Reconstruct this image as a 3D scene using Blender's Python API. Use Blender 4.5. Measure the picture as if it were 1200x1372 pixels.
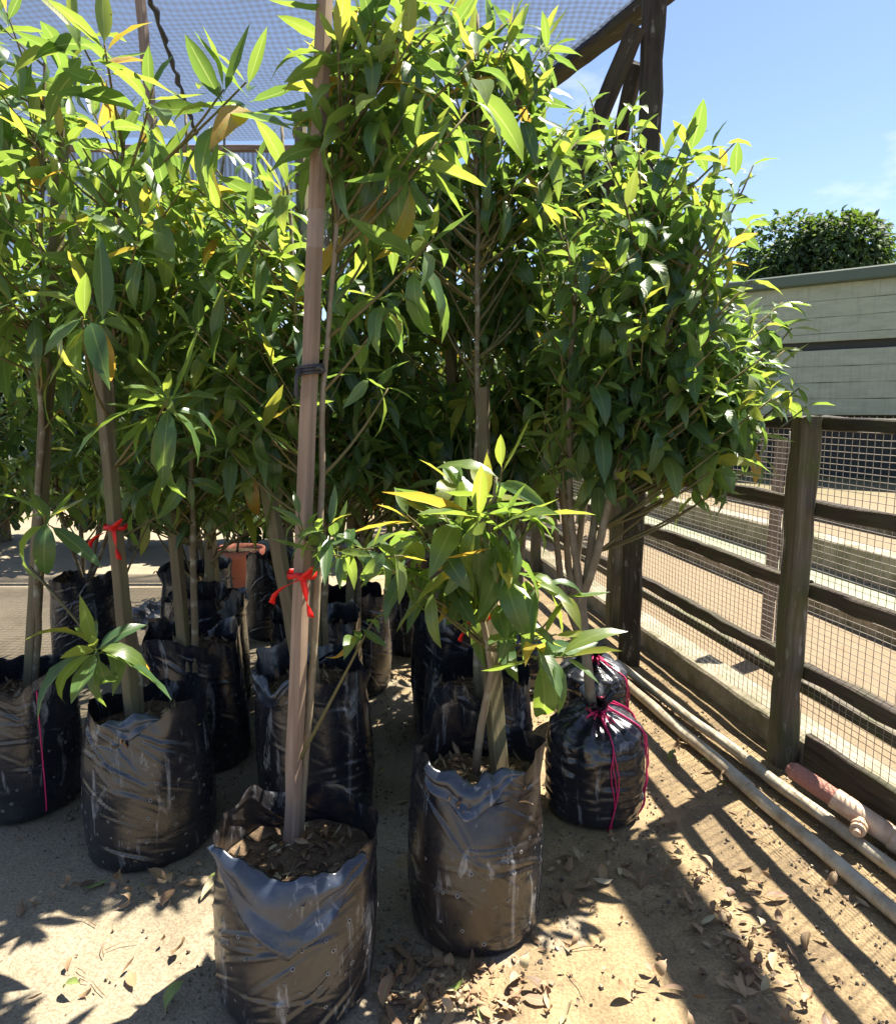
import bpy, math, random
import numpy as np
from mathutils import Vector, Matrix, Quaternion, noise
R = math.radians
random.seed(7)
rng = np.random.default_rng(7)
scene = bpy.context.scene
for o in list(bpy.data.objects):
    bpy.data.objects.remove(o)
C = scene.collection

# ------------------------------------------------------------------ camera
F, CX, CY, CAMH, PITCH = 990.0, 600.0, 686.0, 1.45, R(7.8)
cam = bpy.data.cameras.new('camera')
cam.sensor_fit = 'VERTICAL'; cam.sensor_height = 24.0; cam.lens = 24.0 * F / 1372.0
cam.clip_start = 0.05; cam.clip_end = 2000
camo = bpy.data.objects.new('camera', cam); C.objects.link(camo)
camo.location = (0, 0, CAMH); camo.rotation_euler = (R(90) - PITCH, 0, 0)
scene.camera = camo

# ------------------------------------------------------------------ sky, sun, exposure
SUN_EL = R(60.5); SUN_AZ = math.atan2(0.8, 0.6)          # clockwise from +Y: behind the plants, to the right
SUN_DIR = Vector((math.sin(SUN_AZ) * math.cos(SUN_EL), math.cos(SUN_AZ) * math.cos(SUN_EL), math.sin(SUN_EL)))
world = bpy.data.worlds.new('World'); scene.world = world; world.use_nodes = True
wn, wl = world.node_tree.nodes, world.node_tree.links
bg = wn['Background']; bg.inputs[1].default_value = 0.056
sky = wn.new('ShaderNodeTexSky'); sky.sky_type = 'NISHITA'; sky.sun_disc = False
sky.sun_elevation = SUN_EL; sky.sun_rotation = SUN_AZ
sky.air_density = 1.0; sky.dust_density = 0.25; sky.ozone_density = 2.2
# fair-weather sky; scattered clouds, mostly unseen, added to whiten the fill light
tcw = wn.new('ShaderNodeTexCoord')
mpw = wn.new('ShaderNodeMapping'); mpw.inputs['Scale'].default_value = (2.2, 2.2, 5.0); mpw.inputs['Location'].default_value = (12.530, 6.390, 20.700)
nzw = wn.new('ShaderNodeTexNoise'); nzw.inputs['Scale'].default_value = 1.6; nzw.inputs['Detail'].default_value = 7; nzw.inputs['Roughness'].default_value = 0.6
rpw = wn.new('ShaderNodeValToRGB'); rpw.color_ramp.elements[0].position = 0.53; rpw.color_ramp.elements[1].position = 0.72
rpw.color_ramp.elements[1].color = (0.75, 0.75, 0.75, 1)
mxw = wn.new('ShaderNodeMixRGB'); mxw.inputs[2].default_value = (6.5, 7.0, 7.4, 1)
wl.new(tcw.outputs['Generated'], mpw.inputs[0]); wl.new(mpw.outputs[0], nzw.inputs[0]); wl.new(nzw.outputs[0], rpw.inputs[0])
wl.new(rpw.outputs[0], mxw.inputs[0]); wl.new(sky.outputs[0], mxw.inputs[1]); tnw = wn.new('ShaderNodeMixRGB'); tnw.blend_type = 'MULTIPLY'; tnw.inputs[0].default_value = 1.0; tnw.inputs[2].default_value = (0.97, 0.93, 1.0, 1)
wl.new(mxw.outputs[0], tnw.inputs[1]); wl.new(tnw.outputs[0], bg.inputs[0])
sun = bpy.data.lights.new('sun', 'SUN'); sun.energy = 5.0; sun.angle = R(0.5); sun.color = (1.0, 0.92, 0.79)
suno = bpy.data.objects.new('sun', sun); C.objects.link(suno)
suno.rotation_euler = (-SUN_DIR).to_track_quat('-Z', 'Y').to_euler(); suno.location = (3, 3, 8)
vs = scene.view_settings
vs.view_transform = 'Standard'; vs.look = 'None'; vs.gamma = 1.0; vs.use_curve_mapping = False
vs.exposure = 1.9
scene.render.engine = 'CYCLES'
scene.cycles.max_bounces = 6; scene.cycles.diffuse_bounces = 4; scene.cycles.glossy_bounces = 2; scene.cycles.transparent_max_bounces = 16; scene.cycles.transmission_bounces = 6

# ------------------------------------------------------------------ measuring helpers (points of the place read off by sight lines)
_f = Vector((0, math.cos(PITCH), -math.sin(PITCH))); _u = Vector((0, math.sin(PITCH), math.cos(PITCH)))
def ray(x, y): return _f + Vector((1, 0, 0)) * ((x - CX) / F) + _u * (-(y - CY) / F)
def gnd(x, y, z=0.0):
    d = ray(x, y); return Vector((0, 0, CAMH)) + d * ((z - CAMH) / d.z)
def at(x, y, Y):
    d = ray(x, y); return Vector((0, 0, CAMH)) + d * (Y / d.y)
def fence_x(y): return 1.385 - 0.16 * (y - 2.9)
FD = Vector((-0.16, 1, 0)).normalized()                 # along the fence, away
FN = Vector((1, 0.16, 0)).normalized()                  # across the fence, outwards

# ------------------------------------------------------------------ materials
MATS = {}
class NT:
    def __init__(s, name):
        s.m = bpy.data.materials.new(name); s.m.use_nodes = True; s.t = s.m.node_tree
        s.b = s.t.nodes['Principled BSDF']; s.out = s.t.nodes['Material Output']; MATS[name] = s.m
    def n(s, typ, **kw):
        nd = s.t.nodes.new('ShaderNode' + typ)
        for k, v in kw.items():
            if k in nd.inputs.keys(): nd.inputs[k].default_value = v
            else: setattr(nd, k, v)
        return nd
    def l(s, a, b): s.t.links.new(a, b)
    def coord(s, kind='Object', scale=(1, 1, 1), rot=(0, 0, 0)):
        t = s.n('TexCoord'); m = s.n('Mapping'); m.inputs['Scale'].default_value = scale; m.inputs['Rotation'].default_value = rot
        s.l(t.outputs[kind], m.inputs[0]); return m.outputs[0]
    def geo(s, scale=(1, 1, 1)):
        t = s.n('NewGeometry'); m = s.n('Mapping'); m.inputs['Scale'].default_value = scale
        s.l(t.outputs['Position'], m.inputs[0]); return m.outputs[0]
    def noise(s, vec, scale, detail=5, rough=0.55, dist=0.0):
        nd = s.n('TexNoise'); nd.inputs['Scale'].default_value = scale; nd.inputs['Detail'].default_value = detail
        nd.inputs['Roughness'].default_value = rough; nd.inputs['Distortion'].default_value = dist
        s.l(vec, nd.inputs['Vector']); return nd.outputs[0]
    def ramp(s, fac, stops):
        nd = s.n('ValToRGB'); e = nd.color_ramp.elements
        while len(e) < len(stops): e.new(0.5)
        for el, (p, c) in zip(e, stops):
            el.position = p; el.color = (c, c, c, 1) if isinstance(c, (int, float)) else (*c, 1)
        s.l(fac, nd.inputs[0]); return nd.outputs[0]
    def mix(s, fac, a, b, mode='MIX'):
        nd = s.n('MixRGB', blend_type=mode)
        for i, v in ((0, fac), (1, a), (2, b)):
            if isinstance(v, (int, float)): nd.inputs[i].default_value = v if i == 0 else (v, v, v, 1)
            elif isinstance(v, tuple): nd.inputs[i].default_value = (*v, 1)
            else: s.l(v, nd.inputs[i])
        return nd.outputs[0]
    def math(s, op, a, b=0.0, clamp=False):
        nd = s.n('Math', operation=op); nd.use_clamp = clamp
        for i, v in ((0, a), (1, b)):
            if isinstance(v, (int, float)): nd.inputs[i].default_value = v
            else: s.l(v, nd.inputs[i])
        return nd.outputs[0]
    def bump(s, h, strength=0.3, dist=0.01):
        nd = s.n('Bump'); nd.inputs['Strength'].default_value = strength; nd.inputs['Distance'].default_value = dist
        s.l(h, nd.inputs['Height']); s.l(nd.outputs[0], s.b.inputs['Normal']); return nd
    def set(s, color=None, rough=None, spec=None):
        if color is not None:
            if isinstance(color, tuple): s.b.inputs['Base Color'].default_value = (*color, 1)
            else: s.l(color, s.b.inputs['Base Color'])
        if rough is not None:
            if isinstance(rough, (int, float)): s.b.inputs['Roughness'].default_value = rough
            else: s.l(rough, s.b.inputs['Roughness'])
        if spec is not None: s.b.inputs['Specular IOR Level'].default_value = spec
        return s.m

def leaf_mat(name, stops, trans_stops, rough=0.3, veins=0.0, trans=0.42):
    k = NT(name)
    a = k.n('Attribute', attribute_name='tint'); tint = a.outputs['Fac']
    uv = k.n('TexCoord').outputs['UV']; sp = k.n('SeparateXYZ'); k.l(uv, sp.inputs[0])
    nz = k.noise(k.geo(), 45, 3)
    base = k.ramp(tint, stops); tr = k.ramp(tint, trans_stops)
    ab = k.math('ABSOLUTE', sp.outputs[0])
    rib = k.ramp(ab, [(0.0, 1.0), (0.055, 0.75), (0.10, 0.0)])
    base = k.mix(k.math('MULTIPLY', rib, 0.6), base, (0.26, 0.34, 0.11)); tr = k.mix(k.math('MULTIPLY', rib, 0.5), tr, (0.5, 0.6, 0.2))
    spot = k.ramp(k.noise(k.geo(), 85, 3), [(0.70, 0.0), (0.74, 0.85)]); base = k.mix(spot, base, (0.16, 0.09, 0.03)); tr = k.mix(spot, tr, (0.12, 0.06, 0.02))
    base = k.mix(k.ramp(k.noise(k.geo(), 14, 4), [(0.4, 0.0), (0.8, 0.5)]), base, (0.02, 0.055, 0.014))
    # side veins
    vv = k.math('SINE', k.math('MULTIPLY', k.math('SUBTRACT', sp.outputs[1], k.math('MULTIPLY', ab, 0.16)), 95.0))
    k.set(base, k.math('ADD', k.math('MULTIPLY', nz, 0.22), rough - 0.1), 0.7)
    k.bump(k.math('ADD', k.math('MULTIPLY', vv, 0.5), rib), 0.035 + veins, 0.004)
    t = k.n('BsdfTranslucent'); k.l(tr, t.inputs[0])
    mx = k.n('MixShader'); mx.inputs[0].default_value = trans
    k.l(k.b.outputs[0], mx.inputs[1]); k.l(t.outputs[0], mx.inputs[2]); k.l(mx.outputs[0], k.out.inputs[0])
    return k.m
GREEN = [(0.0, (0.055, 0.120, 0.050)), (0.25, (0.072, 0.152, 0.052)), (0.5, (0.105, 0.190, 0.052)), (0.72, (0.17, 0.235, 0.05)), (0.84, (0.29, 0.27, 0.04)), (0.93, (0.45, 0.26, 0.05)), (1.0, (0.32, 0.13, 0.04))]
TRANS = [(0.0, (0.135, 0.23, 0.04)), (0.25, (0.20, 0.32, 0.045)), (0.5, (0.28, 0.39, 0.05)), (0.72, (0.40, 0.45, 0.055)), (0.84, (0.55, 0.46, 0.05)), (0.93, (0.62, 0.36, 0.05)), (1.0, (0.42, 0.17, 0.04))]
leaf_mat('leaf_long', GREEN, TRANS, 0.33, 0, 0.52)
leaf_mat('leaf_shrub', GREEN, TRANS, 0.36, 0.08, 0.5)
leaf_mat('leaf_far', [(0, (0.016, 0.04, 0.018)), (0.5, (0.04, 0.085, 0.025)), (1, (0.12, 0.19, 0.03))], [(0, (0.05, 0.12, 0.015)), (1, (0.3, 0.45, 0.03))], 0.75, 0, 0.3)
BROWN = [(0.0, (0.10, 0.05, 0.03)), (0.3, (0.20, 0.11, 0.06)), (0.6, (0.33, 0.20, 0.11)), (0.8, (0.42, 0.28, 0.16)), (0.92, (0.48, 0.40, 0.24)), (1.0, (0.20, 0.26, 0.06))]
leaf_mat('leaf_dry', BROWN, BROWN, 0.65, 0.06, 0.2)

def bark(name, c1, c2, lichen=0.4):
    k = NT(name); v = k.coord('Object', (1, 1, 0.35))
    n1 = k.noise(v, 45, 6); n2 = k.noise(k.coord('Object'), 22, 4)
    c = k.mix(n1, c1, c2)
    c = k.mix(k.math('MULTIPLY', k.ramp(n2, [(0.52, 0.0), (0.66, 1.0)]), lichen), c, (0.36, 0.36, 0.28))
    k.set(c, 0.85, 0.2); k.bump(n1, 0.6, 0.006)
bark('bark', (0.08, 0.068, 0.042), (0.20, 0.16, 0.10), 0.6)
bark('bark_pale', (0.14, 0.11, 0.07), (0.28, 0.225, 0.155), 0.35)
bark('twig', (0.085, 0.08, 0.03), (0.17, 0.14, 0.065), 0.1)

def wood(name, c1, c2, moss=None, mossamt=0.0, white=0.0, rough=0.75, saw=0.0):
    k = NT(name)
    g = k.noise(k.coord('Object', (1, 1, 0.05)), 55, 6, 0.6, 0.6)
    big = k.noise(k.coord('Object', (1, 1, 0.4)), 6, 4)
    c = k.mix(k.ramp(g, [(0.3, 0.0), (0.7, 1.0)]), c1, c2)
    c = k.mix(k.ramp(big, [(0.35, 0.0), (0.8, 0.5)]), c, tuple(x * 0.45 for x in c1))
    if moss: c = k.mix(k.math('MULTIPLY', k.ramp(k.noise(k.coord('Object', (1, 1, 0.5)), 9, 6), [(0.42, 0.0), (0.62, 1.0)]), mossamt), c, moss)
    if white: c = k.mix(k.math('MULTIPLY', k.ramp(k.noise(k.coord('Object', (1, 1, 0.25)), 24, 7, 0.7), [(0.60, 0.0), (0.66, 1.0)]), white), c, (0.42, 0.42, 0.38))
    h = g
    if saw:
        w = k.n('TexWave', wave_type='BANDS', bands_direction='Z'); w.inputs['Scale'].default_value = 60; w.inputs['Distortion'].default_value = 1.2
        k.l(k.coord('Object'), w.inputs[0]); h = k.math('ADD', g, k.math('MULTIPLY', w.outputs[1], saw))
        c = k.mix(k.math('MULTIPLY', w.outputs[1], 0.12), c, tuple(x * 0.6 for x in c1))
    k.set(c, rough, 0.25); k.bump(h, 0.5, 0.004)
wood('stake_new', (0.20, 0.135, 0.095), (0.36, 0.265, 0.195), (0.16, 0.12, 0.085), 0.5, 0.12, 0.8)
wood('stake_old', (0.09, 0.072, 0.042), (0.18, 0.142, 0.085), (0.13, 0.14, 0.06), 0.6, 0.25)
wood('wood_dark', (0.022, 0.017, 0.014), (0.062, 0.050, 0.040), (0.06, 0.065, 0.03), 0.45, 0.35)
wood('wood_mossy', (0.06, 0.05, 0.037), (0.19, 0.165, 0.12), (0.075, 0.09, 0.025), 0.75, 0.35)
wood('wood_rail', (0.032, 0.025, 0.02), (0.11, 0.088, 0.068), (0.06, 0.07, 0.025), 0.4, 0.12)
wood('wood_grey', (0.16, 0.12, 0.10), (0.30, 0.24, 0.20), None, 0, 0.1)
wood('wood_sunlit', (0.70, 0.68, 0.64), (0.86, 0.85, 0.82), None, 0, 0.5)  # white colour holds the sunlight on the field post's right side

def bag_mat(name, dust, dust_sheen_col, seed):
    k = NT(name); v = k.coord('Object'); mp = k.n('Mapping'); mp.inputs['Location'].default_value = (seed * 3.1, seed, seed * 1.7); k.l(v, mp.inputs[0]); v = mp.outputs[0]
    n1 = k.noise(v, 4.5, 6, 0.6, 0.4); n2 = k.noise(v, 26, 6, 0.65)
    vs_ = k.n('Mapping'); vs_.inputs['Scale'].default_value = (1, 1, 0.22); k.l(v, vs_.inputs[0])
    st = k.noise(vs_.outputs[0], 16, 7, 0.7, 0.8)
    d = k.math('MULTIPLY', k.ramp(n1, [(0.42, 0.0), (0.62, 1.0)]), dust)
    c = k.mix(d, (0.011, 0.013, 0.019), dust_sheen_col)
    c = k.mix(k.math('MULTIPLY', k.ramp(n2, [(0.5, 0.0), (0.8, 0.6)]), 0.5), c, tuple(x * 1.25 for x in dust_sheen_col))
    wh = k.ramp(st, [(0.57, 0.0), (0.66, 0.9)])
    c = k.mix(k.math('MULTIPLY', wh, 0.55), c, (0.40, 0.41, 0.42))
    k.set(c, k.math('ADD', k.math('MULTIPLY', d, 0.2), k.math('ADD', 0.13, k.math('MULTIPLY', n2, 0.22))), 0.75)
    cr = k.n('TexVoronoi', feature='DISTANCE_TO_EDGE'); cr.inputs['Scale'].default_value = 19
    wv = k.mix(0.35, v, k.n('TexNoise').outputs[1]); k.l(v, cr.inputs[0])
    h = k.math('ADD', k.math('MULTIPLY', k.noise(v, 38, 5, 0.6, 1.2), 1.0), k.math('MULTIPLY', k.noise(v, 11, 4, 0.6, 1.6), 1.6))
    k.bump(h, 0.16, 0.005)
bag_mat('bag_dusty', 0.7, (0.040, 0.032, 0.026), 1.0)
bag_mat('bag_brown', 0.75, (0.042, 0.031, 0.021), 2.3)
bag_mat('bag_black', 0.35, (0.022, 0.021, 0.021), 3.9)
bag_mat('bag_navy', 0.45, (0.020, 0.023, 0.030), 5.2)
bag_mat('flap', 0.6, (0.045, 0.065, 0.105), 7.4)  # dusty film tinted blue, sky reflection put into the colour
k = NT('hole_rim'); k.set((0.22, 0.22, 0.21), 0.6)
k = NT('hole_dark'); k.set((0.01, 0.008, 0.007), 0.9)
k = NT('soil'); v = k.geo(); n1 = k.noise(v, 30, 8, 0.7); k.set(k.ramp(n1, [(0.3, (0.045, 0.03, 0.02)), (0.55, (0.14, 0.098, 0.062)), (0.75, (0.26, 0.19, 0.125))]), 0.95, 0.1); k.bump(n1, 1.0, 0.02)
k = NT('chip'); oi = k.n('Attribute', attribute_name='tint'); k.set(k.ramp(oi.outputs['Fac'], [(0, (0.05, 0.03, 0.02)), (0.5, (0.19, 0.12, 0.07)), (0.85, (0.36, 0.26, 0.16)), (1, (0.55, 0.46, 0.33))]), 0.85, 0.2)
k = NT('ribbon'); k.set((0.75, 0.02, 0.02), 0.4); k.b.inputs['Transmission Weight'].default_value = 0.0
t_ = k.n('BsdfTranslucent'); t_.inputs[0].default_value = (0.9, 0.03, 0.02, 1); mx_ = k.n('MixShader'); mx_.inputs[0].default_value = 0.35
k.l(k.b.outputs[0], mx_.inputs[1]); k.l(t_.outputs[0], mx_.inputs[2]); k.l(mx_.outputs[0], k.out.inputs[0])
k = NT('string'); k.set((0.62, 0.02, 0.13), 0.5)
k = NT('rubber'); k.set((0.03, 0.03, 0.035), 0.6)
k = NT('tape'); k.set((0.75, 0.72, 0.68), 0.15); tb = k.n('BsdfTransparent'); mx_ = k.n('MixShader'); mx_.inputs[0].default_value = 0.92
k.l(k.b.outputs[0], mx_.inputs[1]); k.l(tb.outputs[0], mx_.inputs[2]); k.l(mx_.outputs[0], k.out.inputs[0])
k = NT('wire'); n1 = k.noise(k.geo(), 20, 3); k.set(k.mix(n1, (0.20, 0.16, 0.12), (0.42, 0.40, 0.36)), 0.5); k.b.inputs['Metallic'].default_value = 0.35
k = NT('pvc'); n1 = k.noise(k.geo(), 9, 7, 0.7); n2 = k.noise(k.geo(), 70, 3)
k.set(k.mix(k.ramp(n1, [(0.38, 0.0), (0.62, 0.85)]), (0.56, 0.50, 0.38), (0.27, 0.21, 0.13)), 0.42); k.bump(n2, 0.1, 0.002)
k = NT('valve_cream'); n1 = k.noise(k.geo(), 25, 6); k.set(k.mix(k.ramp(n1, [(0.45, 0.0), (0.7, 0.7)]), (0.60, 0.44, 0.30), (0.38, 0.20, 0.13)), 0.5)
k = NT('valve_red'); n1 = k.noise(k.geo(), 120, 5); k.set(k.mix(n1, (0.30, 0.10, 0.07), (0.45, 0.23, 0.17)), 0.8); k.bump(n1, 1.0, 0.006)
k = NT('terracotta'); n1 = k.noise(k.geo(), 12, 5); k.set(k.mix(n1, (0.36, 0.10, 0.06), (0.48, 0.17, 0.10)), 0.7)
k = NT('pebble'); oi = k.n('Attribute', attribute_name='tint'); k.set(k.ramp(oi.outputs['Fac'], [(0, (0.09, 0.07, 0.05)), (0.6, (0.22, 0.18, 0.12)), (1, (0.36, 0.31, 0.23))]), 0.9)
# ground: sandy concrete with damp earth film near the fence
k = NT('ground_sand'); v = k.geo(); sx = k.n('SeparateXYZ'); k.l(v, sx.inputs[0])
big = k.noise(v, 1.7, 7, 0.62, 0.4); med = k.noise(v, 9, 7, 0.65); fine = k.noise(v, 120, 4, 0.7); spk = k.noise(v, 260, 2)
conc = k.mix(big, (0.24, 0.20, 0.14), (0.36, 0.305, 0.218))
conc = k.mix(k.ramp(med, [(0.45, 0.0), (0.75, 0.55)]), conc, (0.27, 0.215, 0.13))
earthpos = k.math('ADD', sx.outputs[0], k.math('MULTIPLY', sx.outputs[1], 0.16))
em = k.math('ADD', k.math('MULTIPLY', earthpos, 0.55), k.math('MULTIPLY', big, 1.5))
emask = k.math('MULTIPLY', k.ramp(em, [(0.98, 0.0), (1.03, 1.0)]), k.ramp(earthpos, [(0.0, 1.0), (1.0, 1.0)]))
out = k.ramp(k.math('MULTIPLY', k.math('SUBTRACT', earthpos, 1.9), 6.0), [(0.0, 1.0), (1.0, 0.0)])
conc = k.mix(k.ramp(k.noise(v, 1.1, 6, 0.6, 1.2), [(0.50, 0.0), (0.54, 0.45)]), conc, (0.20, 0.165, 0.11))
sandm = k.ramp(med, [(0.35, 0.0), (0.7, 1.0)])
earth = k.mix(sandm, (0.23, 0.168, 0.092), (0.41, 0.30, 0.16))
damp = k.ramp(k.noise(v, 3.3, 6, 0.65, 0.8), [(0.50, 0.0), (0.58, 0.6)]); earth = k.mix(damp, earth, (0.17, 0.125, 0.075))
col = k.mix(k.math('MULTIPLY', emask, out), conc, earth)
col = k.mix(k.math('SUBTRACT', 1.0, out, True), col, k.mix(med, (0.17, 0.125, 0.075), (0.28, 0.215, 0.135)))
far = k.ramp(k.math('MULTIPLY', sx.outputs[1], 0.05), [(0.55, 0.0), (0.9, 1.0)])
col = k.mix(far, col, (0.09, 0.12, 0.035))
col = k.mix(k.ramp(fine, [(0.35, 0.6), (0.6, 0.0)]), col, (0.08, 0.06, 0.04))
col = k.mix(k.ramp(spk, [(0.64, 0.0), (0.78, 0.3)]), col, (0.5, 0.44, 0.33))
k.set(col, 0.9, 0.25); k.bump(k.math('ADD', k.math('MULTIPLY', fine, 0.5), k.math('MULTIPLY', med, 1.0)), 0.55, 0.02)
k = NT('concrete'); v = k.geo(); n1 = k.noise(v, 5, 7, 0.65); n2 = k.noise(v, 60, 5)
k.set(k.mix(k.ramp(n1, [(0.4, 0.0), (0.7, 1.0)]), k.mix(n2, (0.26, 0.22, 0.16), (0.38, 0.34, 0.26)), (0.11, 0.105, 0.055)), 0.9, 0.2); k.bump(n2, 0.6, 0.008)
k = NT('drain_floor'); v = k.geo(); n1 = k.noise(v, 3, 6); k.set(k.mix(n1, (0.14, 0.16, 0.09), (0.30, 0.31, 0.20)), 0.5)
k = NT('shed_board'); v = k.geo((0.6, 0.6, 2)); n1 = k.noise(v, 3, 7, 0.7); st = k.noise(k.geo((6, 6, 0.4)), 3, 5)
c = k.mix(k.ramp(n1, [(0.35, 0.0), (0.75, 0.8)]), (0.34, 0.38, 0.295), (0.20, 0.24, 0.17)); k.set(k.mix(k.ramp(st, [(0.5, 0.0), (0.8, 0.5)]), c, (0.16, 0.17, 0.13)), 0.6)
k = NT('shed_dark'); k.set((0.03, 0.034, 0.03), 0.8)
k = NT('shed_trim'); k.set((0.07, 0.10, 0.075), 0.6)
# woven shade cloth
k = NT('shade_cloth'); v = k.coord('Object')
w1 = k.n('TexWave', wave_type='BANDS', bands_direction='X'); w1.inputs['Scale'].default_value = 7; w1.inputs['Distortion'].default_value = 1.5; w1.inputs['Detail'].default_value = 3; w1.inputs['Detail Scale'].default_value = 2
w2 = k.n('TexWave', wave_type='BANDS', bands_direction='Y'); w2.inputs['Scale'].default_value = 6; w2.inputs['Distortion'].default_value = 2.0; w2.inputs['Detail'].default_value = 3
k.l(v, w1.inputs[0]); k.l(v, w2.inputs[0]); n1 = k.noise(v, 1.5, 4)
al = k.math('ADD', k.math('MULTIPLY', w1.outputs[1], 0.30), k.math('MULTIPLY', w2.outputs[1], 0.36))
al = k.math('ADD', al, k.math('MULTIPLY', n1, 0.25)); al = k.math('ADD', al, 0.24, True)
k.set((0.05, 0.058, 0.075), 0.6); tl = k.n('BsdfTranslucent'); tl.inputs[0].default_value = (0.07, 0.09, 0.13, 1)
m1 = k.n('MixShader'); m1.inputs[0].default_value = 0.6; k.l(k.b.outputs[0], m1.inputs[1]); k.l(tl.outputs[0], m1.inputs[2])
tb = k.n('BsdfTransparent'); m2 = k.n('MixShader'); k.l(al, m2.inputs[0]); k.l(tb.outputs[0], m2.inputs[1]); k.l(m1.outputs[0], m2.inputs[2]); k.l(m2.outputs[0], k.out.inputs[0])

# ------------------------------------------------------------------ object helpers
def tag(o, label=None, cat=None, group=None, kind=None):
    if label: o['label'] = label
    if cat: o['category'] = cat
    if group: o['group'] = group
    if kind: o['kind'] = kind
    return o
def empty(name, loc, label, cat, group=None):
    o = bpy.data.objects.new(name, None); C.objects.link(o); o.location = loc; o.empty_display_size = 0.1
    return tag(o, label, cat, group)
def link(name, me, parent=None, M=None):
    o = bpy.data.objects.new(name, me); C.objects.link(o)
    if M is None: M = Matrix.Identity(4)
    if parent is not None:
        o.parent = parent; M = Matrix.Translation(-world_loc(parent)) @ M
    o.matrix_basis = M
    return o
def world_loc(o):
    v = Vector(o.location)
    while o.parent is not None:
        o = o.parent; v = v + Vector(o.location)
    return v
class MB:
    def __init__(s): s.v = []; s.f = []; s.mi = []; s.tint = []
    def add(s, vs, fs, mi=0, tint=0.0):
        o = len(s.v); s.v += [tuple(p) for p in vs]; s.f += [tuple(i + o for i in f) for f in fs]
        s.mi += [mi] * len(fs); s.tint += [tint] * len(fs)
    def tube(s, pts, rad, n=6, mi=0, cap=True, tint=0.0):
        pts = [Vector(p) for p in pts]; rad = rad if isinstance(rad, (list, tuple)) else [rad] * len(pts)
        vs, fs = [], []; ref = None
        for i, p in enumerate(pts):
            d = (pts[min(i + 1, len(pts) - 1)] - pts[max(i - 1, 0)]).normalized()
            if ref is None: ref = Vector((1, 0, 0)) if abs(d.x) < 0.8 else Vector((0, 1, 0))
            a = (ref - d * ref.dot(d)).normalized(); b = d.cross(a); ref = a
            for j in range(n):
                t = 2 * math.pi * j / n; vs.append(p + (a * math.cos(t) + b * math.sin(t)) * rad[i])
        for i in range(len(pts) - 1):
            for j in range(n): fs.append((i * n + j, i * n + (j + 1) % n, (i + 1) * n + (j + 1) % n, (i + 1) * n + j))
        if cap: fs += [tuple(range(n))[::-1], tuple((len(pts) - 1) * n + j for j in range(n))]
        s.add(vs, fs, mi, tint)
    def box(s, c, h, M=None, mi=0, tint=0.0):
        vs = [Vector((c[0] + x * h[0], c[1] + y * h[1], c[2] + z * h[2])) for z in (-1, 1) for y in (-1, 1) for x in (-1, 1)]
        if M is not None: vs = [M @ p for p in vs]
        s.add(vs, [(0, 2, 3, 1), (4, 5, 7, 6), (0, 1, 5, 4), (2, 6, 7, 3), (0, 4, 6, 2), (1, 3, 7, 5)], mi, tint)
    def build(s, name, mats, parent=None, smooth=True, M=None, loc=None):
        """vertices are in world space; loc makes the object's own origin"""
        me = bpy.data.meshes.new(name)
        if loc is not None:
            L = Vector(loc); vv = [tuple(Vector(p) - L) for p in s.v]; M = Matrix.Translation(L)
        else: vv = s.v
        me.from_pydata(vv, [], s.f)
        for m in (mats if isinstance(mats, (list, tuple)) else [mats]): me.materials.append(MATS[m])
        if any(s.mi): me.polygons.foreach_set('material_index', s.mi)
        if any(s.tint):
            at_ = me.attributes.new('tint', 'FLOAT', 'FACE'); at_.data.foreach_set('value', s.tint)
        if smooth: me.polygons.foreach_set('use_smooth', [True] * len(s.f))
        me.update()
        return link(name, me, parent, M)
def beam(name, p0, p1, w, d, mat, parent=None, face=Vector((0, -1, 0)), rough=0.004, cham=0.12, taper=1.0):
    """sawn timber from p0 to p1, local Z along its length"""
    p0, p1 = Vector(p0), Vector(p1); L = (p1 - p0).length; z = (p1 - p0) / L
    y = (Vector(face) - z * Vector(face).dot(z)).normalized(); x = y.cross(z)
    M = Matrix((x, y, z)).transposed().to_4x4(); M.translation = p0
    n = max(2, min(24, int(L / 0.12))); c = min(w, d) * cham
    prof = [(-w / 2 + c, -d / 2), (w / 2 - c, -d / 2), (w / 2, -d / 2 + c), (w / 2, d / 2 - c), (w / 2 - c, d / 2), (-w / 2 + c, d / 2), (-w / 2, d / 2 - c), (-w / 2, -d / 2 + c)]
    vs, fs = [], []; sd = Vector((p0.x * 7.1, p0.y * 3.3, p0.z * 5.7))
    for i in range(n + 1):
        k_ = 1 + (taper - 1) * i / n
        for j, (a, b) in enumerate(prof):
            jx = noise.noise(sd + Vector((a * 9, b * 9, i * 0.9))) * rough; jy = noise.noise(sd + Vector((a * 9 + 5, b * 9, i * 0.9))) * rough
            jz = noise.noise(sd + Vector((a * 40, b * 40, i))) * rough * 1.5 if i in (0, n) else 0
            vs.append((a * k_ + jx, b * k_ + jy, L * i / n + jz))
    for i in range(n):
        for j in range(8): fs.append((i * 8 + j, i * 8 + (j + 1) % 8, (i + 1) * 8 + (j + 1) % 8, (i + 1) * 8 + j))
    fs += [tuple(range(8))[::-1], tuple(n * 8 + j for j in range(8))]
    me = bpy.data.meshes.new(name); me.from_pydata(vs, [], fs); me.materials.append(MATS[mat]); me.update()
    return link(name, me, parent, M)

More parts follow.
